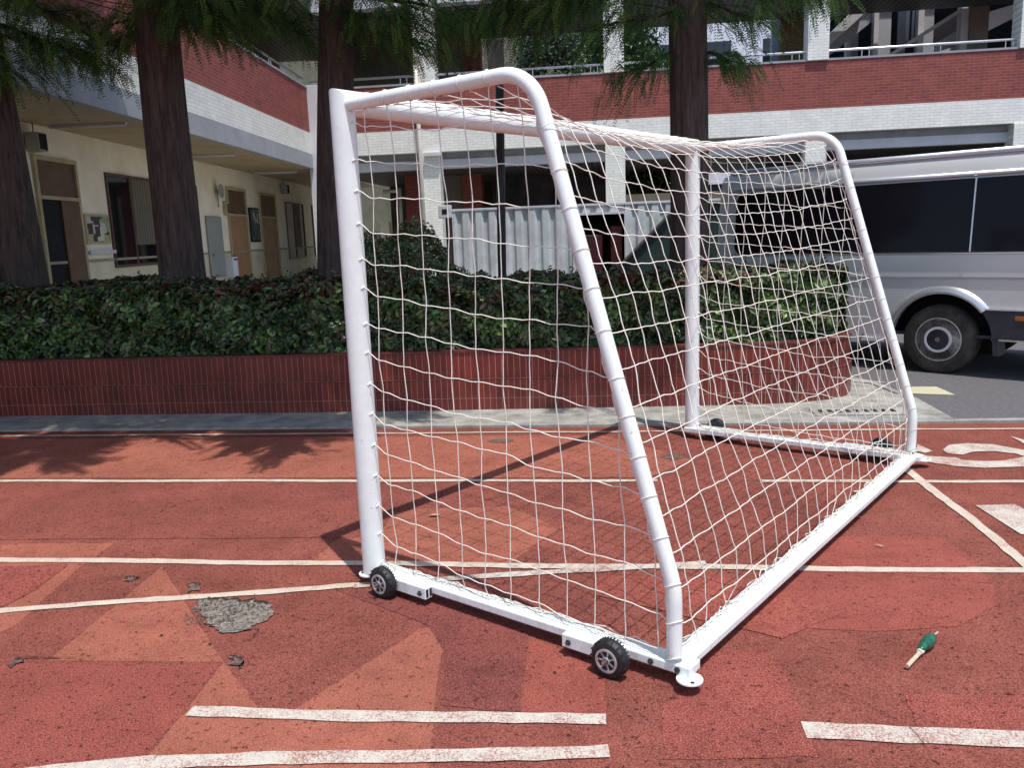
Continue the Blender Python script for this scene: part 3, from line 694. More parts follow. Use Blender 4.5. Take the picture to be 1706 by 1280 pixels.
# reddish tips on the top, bright yellow-green sprigs in clumps
red = (P[:, 2] > hedge_top(P[:, 0], P[:, 1])-.06) & (rng.random(len(P)) < .22 + .30*(np.sin(P[:, 0]*1.9+.6) > .2)); c[red] = pick(red.sum(), np.array([(.10, .035, .022), (.07, .035, .02), (.13, .05, .035)]))
for cx, cy, cz, r in [(-4.9, 7.1, .98, .18), (-5.1, 7.08, .7, .15), (-5.55, 7.1, .62, .2), (-3.1, 7.1, .6, .12), (-.9, 7.1, .78, .16), (-1.0, 7.1, .62, .14), (.0, 7.15, .75, .14), (.35, 7.2, .95, .1), (.05, 7.15, .6, .1), (-3.9, 7.1, .9, .1), (1.5, 7.3, .9, .3), (1.2, 7.3, .75, .3)]:
    d = np.linalg.norm(P-np.array([cx, cy, cz]), axis=1) < r; d &= rng.random(len(P)) < .5; c[d] = pick(d.sum(), np.array([(.12, .21, .045), (.08, .16, .04), (.16, .24, .07)]))
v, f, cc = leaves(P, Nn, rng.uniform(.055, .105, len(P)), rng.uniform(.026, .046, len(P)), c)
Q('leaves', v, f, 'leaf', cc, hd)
ns_ = 260; sx_ = rng.uniform(-8.5, 1.95, ns_); sy_ = rng.uniform(7.1, 8.4, ns_); SPk, SNk = [], []; tw = MB()
for a, b in zip(sx_, sy_):
    zt = float(hedge_top(a, b)); hh = rng.uniform(.03, .11); ln = rng.normal(0, .03, 2)
    tw.tube([(a, b, zt-.1), (a+ln[0], b+ln[1], zt+hh)], .0022, 4)
    for q in range(6): SPk.append((a+ln[0]*q/5+rng.normal(0, .012), b+ln[1]*q/5+rng.normal(0, .012), zt+hh*q/5)); SNk.append(rng.normal(0, 1, 3)+np.array([0, -.3, .6]))
v, f, cc = leaves(np.array(SPk), unit(np.array(SNk)), rng.uniform(.035, .065, len(SPk)), rng.uniform(.014, .026, len(SPk)), pick(len(SPk), np.array([(.13, .055, .035), (.10, .12, .04), (.07, .13, .04), (.16, .08, .05)])))
Q('young_shoots', v, f, 'leaf', cc, hd)
# round bush behind the hedge
bs = thing('round_bush', 'rounded variegated bush behind the hedge, left of the corrugated shed', 'bush', (-2.75, 10.9, 0))
def bush(root, cx, cy, z0, rx, ry, rz, n, pal, size):
    d = unit(rng.normal(size=(n, 3))); r = rng.uniform(.72, 1.03, n)**.6*(1+.12*np.sin(d[:, 0]*7)+.10*np.sin(d[:, 2]*9+d[:, 1]*5))
    P = np.array([cx, cy, z0]) + d*r[:, None]*np.array([rx, ry, rz]); k = P[:, 2] > .05; P = P[k]; d = d[k]
    v, f, cc = leaves(P, unit(d+rng.normal(0, .6, d.shape)), rng.uniform(.7, 1.3, len(P))*size, rng.uniform(.4, .6, len(P))*size, pick(len(P), pal, .35)); Q('leaves', v, f, 'leaf', cc, root)
bush(bs, -2.72, 10.9, .75, .80, .7, .86, 12000, np.array([(.09, .16, .05), (.18, .24, .08), (.06, .11, .04), (.34, .38, .18), (.20, .15, .09)]), .06)
MB().tube([(0, 0, 0), (.05, 0, .6)], .04, 8).build('stem', 'branch', bs)

# ------------------------------------------------------------------ trees
def tree_trunk(root, base, rb, top, rt, h, lean):
    k = 26; P, R = [], []
    for i in range(k):
        t = i/(k-1); zz = t*h
        P.append((lean[0]*t + .03*sin(t*9+base[0]), lean[1]*t, zz)); R.append((rb + (rt-rb)*min(1, t*1.0))*(1 + .25*math.exp(-zz/.35)))
    m = MB(); nseg = 40; m.tube(P, R, nseg)
    vv = []
    for i, p in enumerate(m.v):
        r, a = divmod(i, nseg); ang = 2*pi*a/nseg
        kf = 1 + .035*sin(ang*7+r*.15) + .03*sin(ang*13+r*.1) + .02*sin(ang*3+r*.4) if r < k else 1
        c = P[min(r, k-1)]; vv.append((c[0]+(p[0]-c[0])*kf, c[1]+(p[1]-c[1])*kf, p[2]))
    m.v = vv; return m.build('trunk', 'bark', root, smooth=True), P
def conifer(name, label, cat, x, y, rb, rt, h, lean, blen, seed, group, z0=2.9, tips=(), front=.2, nheavy=0, hl=4.3, az0=-90):
    rg = np.random.default_rng(seed)
    root = thing(name, label, cat, (x, y, .5), 0, group)
    tr, TP_ = tree_trunk(root, (x, y), rb, None, rt, h, lean)
    br = MB(); SP, SD_, SL, SS = [], [], [], []
    nb = 38
    heavy = [(z0+rg.uniform(1.1, 3.4), radians(rg.uniform(az0-38, az0+38)), hl*rg.uniform(.85, 1.08)) for _ in range(nheavy)]
    tips = list(tips) + heavy; nt_ = len(tips)-len(heavy)
    for b in range(nb + nheavy):
        t = (b+.5)/(nb+nheavy); zb = z0-.5 + (h-z0)*t**1.15; az = b*2.39996 + rg.uniform(-.3, .3)
        if b < len(tips): zb, az, ln = tips[b][0]-.5, tips[b][1], tips[b][2]
        else:
            ln = blen*(1-.5*t)*rg.uniform(.75, 1.1); fr = max(0, -sin(az))
            ln *= 1 + front*fr; zb = max(zb, 4.1*fr**.5 if fr > .25 else 0)
        fx = lean[0]*zb/h; fy = lean[1]*zb/h
        d = np.array([cos(az), sin(az), 0]); P = []
        rise = rg.uniform(.10, .22) if zb > z0+.2 else rg.uniform(.0, .08)
        for i in range(9):
            s = i/8; P.append(np.array([fx, fy, zb]) + d*ln*s + np.array([0, 0, ln*(rise*s*2 - (.28+rise)*s*s)]) + np.array([0, 0, .03*sin(s*7+b)]))
        br.tube(P, [.028*(1-.8*i/8) for i in range(9)], 6)
        P = np.array(P)
        nsp = int(36*ln/2.5) if b >= nt_ else int(60*ln/2.5 + 6)
        for q in range(nsp):
            s = rg.uniform(.12, 1); idx = s*8; i0 = int(min(7, idx)); p = P[i0]+(P[i0+1]-P[i0])*(idx-i0)
            side = rg.choice([-1, 1]); dd = d*rg.uniform(.3, 1) + np.array([-d[1], d[0], 0])*side*rg.uniform(.3, 1.1) + np.array([0, 0, rg.uniform(-.5, .25)])
            # secondary twig: 2-3 sprays along it
            dd /= np.linalg.norm(dd); l2 = rg.uniform(.25, .75)*(1.15-s*.5)
            for e in range(5):
                SP.append(p + dd*l2*e/4 + rg.normal(0, .02, 3)); a2 = dd + rg.normal(0, .45, 3) + np.array([0, 0, -.7]); SD_.append(a2/np.linalg.norm(a2)); SL.append(rg.uniform(.15, .30)*(1.9 if zb > 4.3 else 1)); SS.append(zb)
            if q % 3 == 0: br.tube([p, p+dd*l2*.5+np.array([0, 0, .01]), p+dd*l2], [.007, .005, .002], 4)
    br.build('branches', 'branch', root, smooth=True)
    SP, SD_, SL = np.array(SP), np.array(SD_), np.array(SL); ns = len(SP)
    nl = 15  # pairs
    t = (np.arange(nl)+.5)/nl
    side = rg.normal(size=(ns, 3)); side -= (side*SD_).sum(1)[:, None]*SD_; side = unit(side); nor = np.cross(SD_, side)
    LV = []
    low = (SP[:, 2] < 4.4)
    leafL = np.where(low, .034, .105)[:, None, None]; leafW = np.where(low, .0125, .040)[:, None, None]
    for sg in (-1, 1):
        c = SP[:, None, :] + SD_[:, None, :]*(SL[:, None, None]*t[None, :, None]) + np.array([0, 0, -1.])*(.10*(t**2)[None, :, None])
        dirv = SD_[:, None, :]*.55 + sg*side[:, None, :]*.85 + nor[:, None, :]*rg.normal(0, .18, (ns, nl, 1)); dirv /= np.linalg.norm(dirv, axis=2)[:, :, None]
        ln = leafL*(1.05-.6*np.abs(t-.4)[None, :, None])*rg.uniform(.8, 1.2, (ns, nl, 1)); wv = np.cross(dirv, np.broadcast_to(nor[:, None, :], dirv.shape))
        a = c; bq = c+dirv*ln*.45+wv*leafW/2; cq = c+dirv*ln; dq = c+dirv*ln*.45-wv*leafW/2
        LV.append(np.stack([a, bq, cq, dq], 2).reshape(-1, 3))
    V = np.concatenate(LV) + np.array([x, y, .5]); nq = len(V)//4
    base = np.array([(.055, .120, .032), (.085, .165, .040), (.042, .095, .034), (.17, .26, .06)])
    cs = pick(ns, base, .3); cs = np.repeat(cs, nl, 0); cols = np.repeat(np.concatenate([cs, cs]), 4, 0)*rg.uniform(.8, 1.2, (nq*4, 1))
    Q('crown', V, np.arange(nq*4).reshape(-1, 4), 'needle', cols, root)
    return root
GRP = 'dark-barked trees growing in the planter'
A_ = lambda d: radians(d)
conifer('redwood_tree', 'thick dark trunk rising from the hedge at the far left edge', 'tree', -6.28, 8.35, .235, .17, 8.6, (-.25, -.1), 3.6, 11, GRP, 4.6, front=.30, nheavy=13, hl=5.2, az0=-70,
  tips=[(3.75, A_(-20), 1.3), (3.6, A_(-60), 1.2), (3.7, A_(10), 1.2), (3.35, A_(-40), .8), (3.95, A_(-30), 1.6), (3.9, A_(-80), 1.4)])
conifer('redwood_tree', 'thick dark straight trunk second from the left, in front of the cream classroom wall', 'tree', -4.52, 8.35, .225, .175, 9.0, (.30, -.1), 3.6, 12, GRP, 4.7, front=.30, nheavy=12, hl=4.9, az0=-85,
  tips=[(3.6, A_(-160), .55), (3.8, A_(175), .6), (3.7, A_(-20), .9), (3.78, A_(-35), 1.1), (3.9, A_(5), 1.4), (4.0, A_(-50), 1.3)])
conifer('redwood_tree', 'dark trunk just left of the near goal post, leaning slightly', 'tree', -2.84, 8.4, .20, .10, 8.4, (.50, 0), 3.0, 13, GRP, 4.6, front=.30, nheavy=9, hl=3.7, az0=-90,
  tips=[(3.5, A_(-10), .9), (3.65, A_(-40), 1.0), (3.85, A_(5), 1.2), (3.95, A_(-70), 1.2), (4.0, A_(175), 1.2)])
conifer('redwood_tree', 'brown-barked trunk rising behind the far goal post, drooping green sprays on both sides', 'tree', .70, 8.4, .175, .165, 8.8, (.12, .05), 2.8, 14, GRP, 4.7, front=.10, nheavy=5, hl=3.0, az0=-105,
  tips=[(3.1, A_(-165), .65), (3.45, A_(-150), .9), (3.85, A_(-175), 1.9), (3.98, A_(160), 1.7), (3.1, A_(-15), .40), (3.5, A_(-25), .55), (3.85, A_(-10), 1.1), (3.95, A_(20), 1.2), (4.0, A_(-170), 2.1)])

# ------------------------------------------------------------------ left building
lr = radians(6.28)
LB = thing('classroom_block', 'cream-walled school block with brown soffit and red brick upper band on the left', 'building', (-8.584, 11.68, 0), lr)
def lb(m, n, mat, p=None, **k): return m.build(n, mat, p or LB, **k)
lb(MB().box(-.25, 0, -9, 19.4, 1.33, 3.40), 'wall', 'cream'); lb(MB().box(-.25, .004, -9, 19.4, 0, 1.30), 'lower_wall', 'cream_low')
lb(MB().box(-.02, .03, -9, 19.4, 1.30, 1.345), 'dado', 'dado', bevel=.006)
def slant(y0, y1, x0a, x0b, x1a, x1b, z0, z1):
    m = MB(); m.add([(x0a, y0, z0), (x1a, y0, z0), (x1b, y1, z0), (x0b, y1, z0), (x0a, y0, z1), (x1a, y0, z1), (x1b, y1, z1), (x0b, y1, z1)], [(0,3,2,1),(4,5,6,7),(0,1,5,4),(1,2,6,5),(2,3,7,6),(3,0,4,7)]); return m
sx = lambda y: 1.60 + .31*(y+2.07)/12.3
Y0, Y1 = -9, 10.25
lb(slant(Y0, 19.3, -.2, -.2, sx(Y0)-.03, sx(19.3)-.03, 3.402, 3.46), 'soffit', 'soffit')
lb(slant(Y0, Y1, sx(Y0)-.15, sx(Y1)-.15, sx(Y0), sx(Y1), 3.395, 3.77), 'fascia', 'fascia', bevel=.01)
lb(slant(Y0, Y1, sx(Y0)-.3, sx(Y1)-.3, sx(Y0)-.012, sx(Y1)-.012, 3.772, 4.30), 'white_band', 'whitebrick_y')
lb(slant(Y0, Y1, sx(Y0)-.32, sx(Y1)-.32, sx(Y0)-.03, sx(Y1)-.03, 4.302, 5.42), 'brick_parapet', 'redbrick_y')
lb(slant(Y0, Y1, sx(Y0)-.34, sx(Y1)-.34, sx(Y0)-.01, sx(Y1)-.01, 5.422, 5.47), 'coping', 'beam_dark')
lb(slant(Y0, 16, -.5, -.5, sx(Y0)+.2, sx(16)+.2, 7.3, 7.7), 'upper_slab', 'soffit_dark')
lb(MB().box(-.6, -.35, -9, 16, 3.5, 7.3), 'upper_wall', 'redbrick_y')
for yy in (-4, -.5, 3, 6.5, 10): lb(MB().box(-.34, -.30, yy, yy+1.6, 4.6, 6.9), 'upper_window', 'glass')
rl = MB(); rl.tube([(sx(Y0)-.17, Y0, 5.70), (sx(Y1)-.17, Y1, 5.70)], .028, 10)
for k in range(9):
    y = Y0+.4+k*2.3
    for d in (0, .16): rl.tube([(sx(y)-.17, y+d, 5.47), (sx(y)-.17, y+d, 5.69)], .014, 6)
lb(rl, 'railing', 'metalrail', smooth=True)
def door(y0, y1, ztop, ztr, opened, leaf, frame='frame_tan'):
    z0 = .15; fr = MB(); w = .07
    fr.box(.0, .05, y0, y0+w, z0, ztop); fr.box(.0, .05, y1-w, y1, z0, ztop); fr.box(.0, .05, y0+w, y1-w, ztop-w, ztop); fr.box(.006, .045, y0+w, y1-w, ztr-.025, ztr+.03)
    d = lb(MB().box(.003, .012, y0+w, y1-w, z0, ztr-.025), 'door', 'void' if opened else leaf)
    fr.build('frame', frame, d); MB().box(.004, .014, y0+w, y1-w, ztr+.03, ztop-w).build('transom_pane', 'wood_dark', d)
    if opened: MB().box(.016, .05, (y0+y1)/2+.0, y1-w, z0, ztr-.03).build('open_leaf', leaf, d)
    else:
        pn = MB(); 
        for zz in (.35, 1.25): pn.box(.012, .018, y0+w+.12, y1-w-.12, zz, zz+.75)
        pn.build('door_panel', leaf, d)
        MB().box(.02, .06, y0+w+.06, y0+w+.10, 1.12, 1.26).build('handle', 'steel', d)
    return d
D = door(.26, 1.50, 2.95, 2.32, True, 'wood_dark'); D['label'] = 'half-open door with dark opening and brown leaf'
door(8.62, 10.10, 2.93, 2.24, False, 'wood'); door(11.28, 12.85, 2.92, 2.24, False, 'wood')
def window(y0, y1, z0, z1, split, curtain=None):
    g = lb(MB().box(.004, .010, y0, y1, z0, z1), 'window', 'glass')
    fr = MB(); w = .05
    fr.box(.0, .035, y0, y0+w, z0, z1); fr.box(.0, .035, y1-w, y1, z0, z1); fr.box(.0, .035, y0+w, y1-w, z1-w, z1); fr.box(.0, .035, y0+w, y1-w, z0, z0+w)
    for s in split: fr.box(.001, .032, y0+(y1-y0)*s-.03, y0+(y1-y0)*s+.03, z0+w, z1-w)
    fr.build('window_frame', 'frame_brown', g)
    if curtain: MB().box(.011, .014, y0+(y1-y0)*curtain[0], y0+(y1-y0)*curtain[1], z0+.5*(curtain[2]), z1-w).build('curtain', 'curtain', g)
    return g
window(2.48, 4.62, 1.17, 2.84, (.42,), (.46, .99, .8)); window(5.2, 6.70, 1.17, 2.84, (.5,), (.55, .95, .7))
window(13.95, 16.1, .98, 2.76, (.45,), (.48, .8, .6)); window(17.3, 19.2, .98, 2.76, (.5,))
def onwall(name, label, cat, y, z, group=None, x=0.005):
    c, s = cos(lr), sin(lr); p = (-8.584 + x*c - y*s, 11.68 + x*s + y*c, z); return thing(name, label, cat, p, lr, group)
t = onwall('notice_board', 'framed notice board covered in pinned papers between the open door and the window', 'notice board', 1.99, 1.60)
MB().box(0, .03, -.42, .42, 0, .50).build('frame', 'frame_tan', t); MB().box(.031, .036, -.37, .37, .04, .46).build('papers', 'boardpaper', t); MB().box(0, .08, -.45, .45, -.17, -.11).build('ledge', 'beam_light', t)
t = onwall('poster_frame', 'dark green framed poster between the two tan doors', 'poster', 10.70, 1.55)
MB().box(0, .03, -.42, .42, 0, .92).build('frame', 'void', t); MB().box(.031, .036, -.37, .37, .05, .87).build('print', 'poster', t)
t = onwall('grey_panel_board', 'tall grey rounded metal panel left of the first tan door', 'panel', 7.55, .75)
MB().box(0, .06, -.48, .48, 0, 1.43).build('panel', 'greypanel', t, bevel=.03); MB().box(.06, .07, -.35, -.28, .5, .56).build('lock', 'bolt', t)
t = onwall('water_heater', 'small white box on the wall beside the first tan door', 'wall box', 8.32, .70)
MB().box(0, .2, -.17, .17, 0, .50).build('body', 'palewall', t, bevel=.02); MB().box(.201, .205, -.12, .12, .42, .46).build('slot', 'void', t)
t = onwall('meter_box', 'small dark box high beside the first tan door', 'wall box', 8.46, 2.22)
MB().box(0, .1, -.10, .10, 0, .34).build('body', 'frame_tan', t, bevel=.01); MB().box(.1, .104, -.07, .07, .05, .28).build('cover', 'pole', t)
for y, lab in ((.28, 'square wall speaker under the soffit above the open door'), (13.7, 'square wall speaker far along the wall above the last window')):
    t = onwall('wall_speaker', lab, 'speaker', y, 2.98, 'speakers on the cream wall')
    MB().box(.02, .22, -.14, .10, 0, .27).build('cabinet', 'greypanel', t, bevel=.01); MB().box(.221, .226, -.12, .08, .02, .25).build('grille', 'void', t); MB().tube([(.08, 0, .27), (.08, 0, .42)], .01, 6).build('bracket', 'bolt', t)
t = onwall('wall_fan', 'small wall-mounted fan left of the first tan door', 'fan', 7.95, 2.78)
fn = MB(); fn.lathe([(0, .03), (.12, .03), (.13, .17), (.15, .17)], (0, 0, 0), (1, 0, 0), 18); fn.build('cage', 'greypanel', t); MB().tube([(.05, 0, -.02), (.03, .02, -.38)], .012, 6).build('cord', 'bolt', t)
for i, (y, lab) in enumerate(((.6, 'pale tube lamp across the soffit, nearest the camera'), (5.6, 'pale tube lamp across the soffit, middle one'), (10.6, 'pale tube lamp across the soffit, farthest'))):
    t = onwall('tube_lamp', lab, 'ceiling lamp', y, 3.36, 'tube lamps under the soffit', .75)
    MB().box(-.6, .6, -.03, .03, .012, .041).build('housing', 'beam_light', t); MB().tube([(-.58, 0, 0), (.58, 0, 0)], .016, 10).build('tube', 'palewall', t, smooth=True)

# ------------------------------------------------------------------ back building
BB = thing('gallery_building', 'two-storey brick walkway building across the back with white columns and open galleries', 'building', (-7.85, 22, 0))
def bb(m, n, mat, p=None, **k):
    return m.build(n, mat, BB if p is None else p, world=(p is None), **k)
XR = 22
bb(MB().box(-7.8, XR, 21.985, 22.3, 3.675, 4.248), 'white_band', 'whitebrick')
bb(MB().box(-7.8, XR, 22.0, 22.25, 4.250, 5.36), 'brick_parapet', 'redbrick')
bb(MB().box(-7.8, XR, 21.98, 22.27, 5.362, 5.41), 'coping', 'beam_dark')
bb(MB().box(-7.8, XR, 22.31, 22.5, 3.50, 3.72), 'beam', 'beam_dark'); bb(MB().box(-7.8, XR, 22.24, 22.5, 3.27, 3.498), 'beam', 'beam_light')
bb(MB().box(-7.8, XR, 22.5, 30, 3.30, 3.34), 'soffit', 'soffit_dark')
bb(MB().box(-7.8, XR, 22.3, 25.6, 3.75, 3.95), 'gallery_floor', 'beam_dark')
bb(MB().box(-7.8, XR, 22.05, 22.4, 7.30, 7.75), 'upper_beam', 'beam_light')
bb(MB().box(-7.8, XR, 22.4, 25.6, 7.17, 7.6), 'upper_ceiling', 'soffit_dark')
bb(MB().box(-7.8, XR, 22.05, 25.6, 7.76, 8.3), 'upper_parapet', 'redbrick')
for cx in (-4.68, .10, 4.99, 9.8, 14.7):
    bb(MB().box(cx-.25, cx+.25, 21.955, 22.42, .0, 3.674), 'column', 'whitebrick', bevel=.01)
    bb(MB().box(cx-.25, cx+.25, 21.93, 22.42, 5.37, 7.29), 'column', 'whitebrick', bevel=.01)
bb(MB().box(-7.9, -7.55, 21.9, 22.35, 0, 5.5), 'corner_pilaster', 'beam_light', bevel=.01)
pp = MB(); pp.tube([(-4.78-.12, 21.86, 0), (-4.90, 21.86, 7.3)], .055, 12); bb(pp, 'downpipe', 'pipe', smooth=True)
bb(MB().box(-4.80, -4.35, 21.80, 21.94, 3.56, 3.66), 'downpipe_hopper', 'beam_light', bevel=.01)
bb(MB().box(-4.96, -4.88+.02, 21.94, 22.3, 0, 3.67), 'pilaster', 'whitebrick')
rl = MB(); rl.tube([(-7.8, 22.1, 5.60), (XR, 22.1, 5.60)], .03, 10)
xk = -7
while xk < XR:
    for d in (0, .17): rl.tube([(xk+d, 22.1, 5.41), (xk+d, 22.1, 5.59)], .014, 6)
    xk += 1.63
bb(rl, 'railing', 'metalrail', smooth=True)
# upper back wall pieces at the far side of the gallery
bb(MB().box(-7.8, -5.1, 25.5, 25.7, 3.95, 7.34), 'upper_back_wall', 'olive'); bb(MB().box(-5.09, -4.3, 25.45, 25.65, 3.95, 7.34), 'upper_back_wall', 'greybrown')
bb(MB().box(-4.29, -4.02, 25.3, 25.6, 3.95, 7.34), 'brick_pier', 'redbrick'); bb(MB().box(-4.01, -3.72, 25.2, 25.6, 3.95, 7.34), 'brick_pier', 'redbrick')
bb(MB().box(-3.71, -3.2, 26.6, 26.7, 3.95, 7.34), 'dark_recess', 'dark_wall')
bb(MB().box(-3.2, 4.6, 25.45, 25.6, 3.95, 4.9), 'back_parapet', 'redbrick')
bb(MB().box(4.75, 5.4, 25.4, 25.7, 3.95, 7.34), 'brick_pier', brick('tan_brick', (.17, .13, .07), (.20, .15, .085), (.10, .08, .05), .24, .068))
bb(MB().box(5.4, XR, 25.45, 25.6, 3.95, 4.9), 'back_parapet', 'greywall')
# stairs seen through the gallery on the right
ST = thing('stair_wing', 'grey wing with diagonal stair beams and dark windows seen through the upper gallery at right', 'building', (6, 27, 0))
def stb(m, n, mat, **k): return m.build(n, mat, ST, world=True, **k)
stb(MB().box(5.6, 24, 31.5, 31.8, 0, 12), 'wall', 'greywall')
for xa, xb in ((6.4, 7.0), (7.15, 7.85), (9.2, 9.9), (10.05, 10.7), (15, 16.5)):
    g_ = stb(MB().box(xa, xb, 31.4, 31.49, 4.2, 10.5), 'window', 'glass')
    fr = MB(); fr.box(xa, xa+.08, 31.36, 31.39, 4.2, 10.5); fr.box(xa+.08, xb, 31.36, 31.39, 6.6, 6.7); fr.build('window_frame', 'beam_light', g_, world=False)
    fr_ = g_.children[0]; fr_.location = (-6, -27, 0)
stb(MB().box(5.4, 24, 25.8, 32, 9.2, 9.5), 'roof', 'beam_dark')  # unseen roof slab, added to keep the stair wing in shade
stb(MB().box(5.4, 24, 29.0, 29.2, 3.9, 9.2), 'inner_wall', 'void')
for nm, mt, yy, dd, pp_ in [
  ('stair_beam', 'beam_light', 26.00, 0.35, [(6.088, 6.665), (6.737, 7.284), (7.141, 7.269), (6.158, 6.422)]),
  ('stair_underside', 'greywall', 26.36, 0.40, [(6.169, 6.418), (7.236, 7.345), (7.592, 7.407), (7.592, 7.223), (6.293, 6.243)]),
  ('pillar', 'beam_light', 27.00, 0.30, [(6.95, 7.019), (7.059, 7.049), (7.059, 6.085), (6.95, 6.092)]),
  ('pillar', 'greywall', 27.31, 0.30, [(7.141, 7.282), (7.347, 7.382), (7.347, 6.121), (7.141, 6.135)]),
  ('pillar', 'beam_light', 26.10, 0.25, [(7.442, 7.43), (7.569, 7.421), (7.569, 5.89), (7.442, 5.898)]),
  ('pillar', 'greywall', 26.36, 0.50, [(7.641, 7.477), (7.983, 7.452), (7.983, 5.91), (7.641, 5.932)]),
  ('mullion', 'beam_light', 27.00, 0.08, [(8.599, 7.634), (8.686, 7.628), (8.686, 6.654), (8.599, 6.659)]),
  ('mullion', 'beam_light', 27.00, 0.08, [(8.762, 7.622), (8.817, 7.618), (8.817, 6.645), (8.762, 6.648)]),
  ('curtain_panel', 'greypanel', 27.50, 0.05, [(8.519, 7.761), (8.752, 7.743), (8.752, 6.37), (8.519, 6.385)]),
  ('pillar', 'beam_light', 26.10, 0.25, [(8.633, 7.378), (8.788, 7.367), (8.788, 5.811), (8.633, 5.821)]),
  ('pillar', 'greywall', 26.36, 0.40, [(8.879, 7.423), (9.139, 7.404), (9.139, 5.836), (8.879, 5.852)]),
  ('stair_beam', 'beam_light', 25.80, 0.28, [(7.576, 5.98), (9.666, 7.213), (9.666, 7.096), (7.663, 5.92)]),
  ('stair_panel', 'greywall', 26.90, 0.10, [(9.322, 6.478), (10.062, 6.881), (10.062, 6.429), (9.322, 6.255)]),
  ('stair_panel', 'greybrown', 27.10, 0.10, [(9.13, 6.794), (10.134, 7.359), (10.134, 6.893), (9.13, 6.344)]),
  ('stair_beam', 'beam_light', 26.50, 0.20, [(8.703, 6.036), (9.918, 6.359), (9.918, 6.231), (8.703, 5.889)]),
  ('pillar', 'beam_light', 25.90, 0.30, [(9.695, 7.289), (9.912, 7.273), (9.912, 5.704), (9.695, 5.718)]),
  ('dark_pillar', 'greybrown', 25.85, 0.50, [(9.9, 7.475), (10.403, 7.438), (10.403, 5.665), (9.9, 5.696)]),
  ('stair_beam', 'beam_light', 26.50, 0.40, [(10.658, 7.2), (11.419, 7.381), (11.419, 7.037), (10.658, 6.691)]),
  ]:
    m = MB(); k = len(pp_); m.add([(a, yy, b) for a, b in pp_]+[(a, yy+dd, b) for a, b in pp_], [tuple(range(k)), tuple(range(k, 2*k))[::-1]]+[(i, k+i, k+(i+1) % k, (i+1) % k) for i in range(k)]); stb(m, nm, mt)
# lower level behind the arcade
bb(MB().box(-7.8, -3.9, 29.6, 29.8, 0, 3.3), 'lower_back_wall', 'olive'); bb(MB().box(-5.0, -4.45, 25.5, 25.9, 0, 3.3), 'lower_pier', 'greybrown')
bb(MB().box(-4.44, -3.86, 25.3, 25.8, 0, 3.3), 'lower_pier', 'redbrick'); bb(MB().box(-6.0, -5.55, 24.5, 25, 0, 3.3), 'lower_pier', 'redbrick')
bb(MB().box(-3.85, .1, 27.5, 27.7, 0, 3.3), 'lower_dark_wall', 'dark_wall'); bb(MB().box(5.0, XR, 29.6, 29.8, 0, 3.3), 'lower_back_wall', 'olive')
bb(MB().box(.12, 5.0, 26.0, 26.3, 0, 2.55), 'cream_sill_wall', 'cream')
pp = MB(); pp.tube([(-6.12, 24.3, 0), (-6.12, 24.3, 2.95)], .06, 10); pp.tube([(-6.6, 24.3, 2.86), (-6.1, 24.3, 2.86)], .05, 8); bb(pp, 'drain_pipe', 'pipe', smooth=True)
bb(MB().box(-6.75, -6.5, 24.3, 24.6, 0, 2.0), 'lower_pier', 'cream')
# far pale building and courtyard trees
FB = thing('far_building', 'pale far building seen through the upper gallery beside the tree trunk', 'building', (4, 44, 0))
FB_w = MB().box(-3, 12, 0, 8, 0, 16); FB_w.build('wall', 'palewall', FB)
for i in range(5):
    for j in range(4):
        g_ = MB().box(-2+i*2.7, -.8+i*2.7, -.02, -.001, 2+j*3.4, 3.6+j*3.4).build('window', 'glass', FB)
# courtyard walls so the back is never empty
cw = thing('courtyard_wall', 'olive courtyard wall behind the galleries', 'wall', (-10, 36, 0)); MB().box(-14, 11, 0, .3, 0, 10).build('wall', 'olive', cw)
def broadtree(name, label, x, y, zc, rx, rz, n, pal, size, h):
    root = thing(name, label, 'tree', (x, y, 0), 0, 'courtyard trees behind the gallery')
    MB().tube([(0, 0, 0), (.1, 0, h*.5), (0, 0, h)], [.2, .15, .08], 12).build('trunk', 'branch', root, smooth=True)
    P, Dn = [], []
    for k in range(16):
        d = unit(rng.normal(size=(1, 3)))[0]; cpos = np.array([x, y, zc]) + d*np.array([rx, rx*.8, rz])*.62; r = rng.uniform(.35, .55)*rx
        dd = unit(rng.normal(size=(n//16, 3))); P.append(cpos + dd*r*(rng.uniform(.4, 1.05, (len(dd), 1)))); Dn.append(dd)
    P, Dn = np.concatenate(P), np.concatenate(Dn)
    v, f, cc = leaves(P, unit(Dn+rng.normal(0, .6, Dn.shape)), rng.uniform(.7, 1.3, len(P))*size, rng.uniform(.35, .6, len(P))*size, pick(len(P), pal, .4)); Q('crown', v, f, 'leaf', cc, root)
broadtree('broadleaf_tree', 'leafy tree with grey-green foliage behind the upper gallery, left one', -2.1, 29.5, 6.6, 1.6, 2.2, 9000, np.array([(.07, .10, .06), (.04, .08, .03), (.12, .16, .08), (.16, .18, .14)]), .16, 6)
broadtree('broadleaf_tree', 'dark green tree behind the upper gallery, nearer the trunk', .2, 31, 6.8, 2.1, 2.4, 9000, np.array([(.02, .05, .02), (.03, .07, .03), (.05, .10, .03)]), .18, 6)
broadtree('broadleaf_tree', 'low green bush-like tree over the cream sill wall', 1.6, 28.5, 2.9, 1.5, .9, 6000, np.array([(.07, .13, .03), (.13, .15, .03), (.04, .08, .03)]), .12, 3)
broadtree('broadleaf_tree', 'olive green tree seen under the white band above the van roof', 8.6, 27.4, 2.6, 2.6, 1.2, 7000, np.array([(.05, .09, .02), (.035, .065, .02)]), .13, 3)

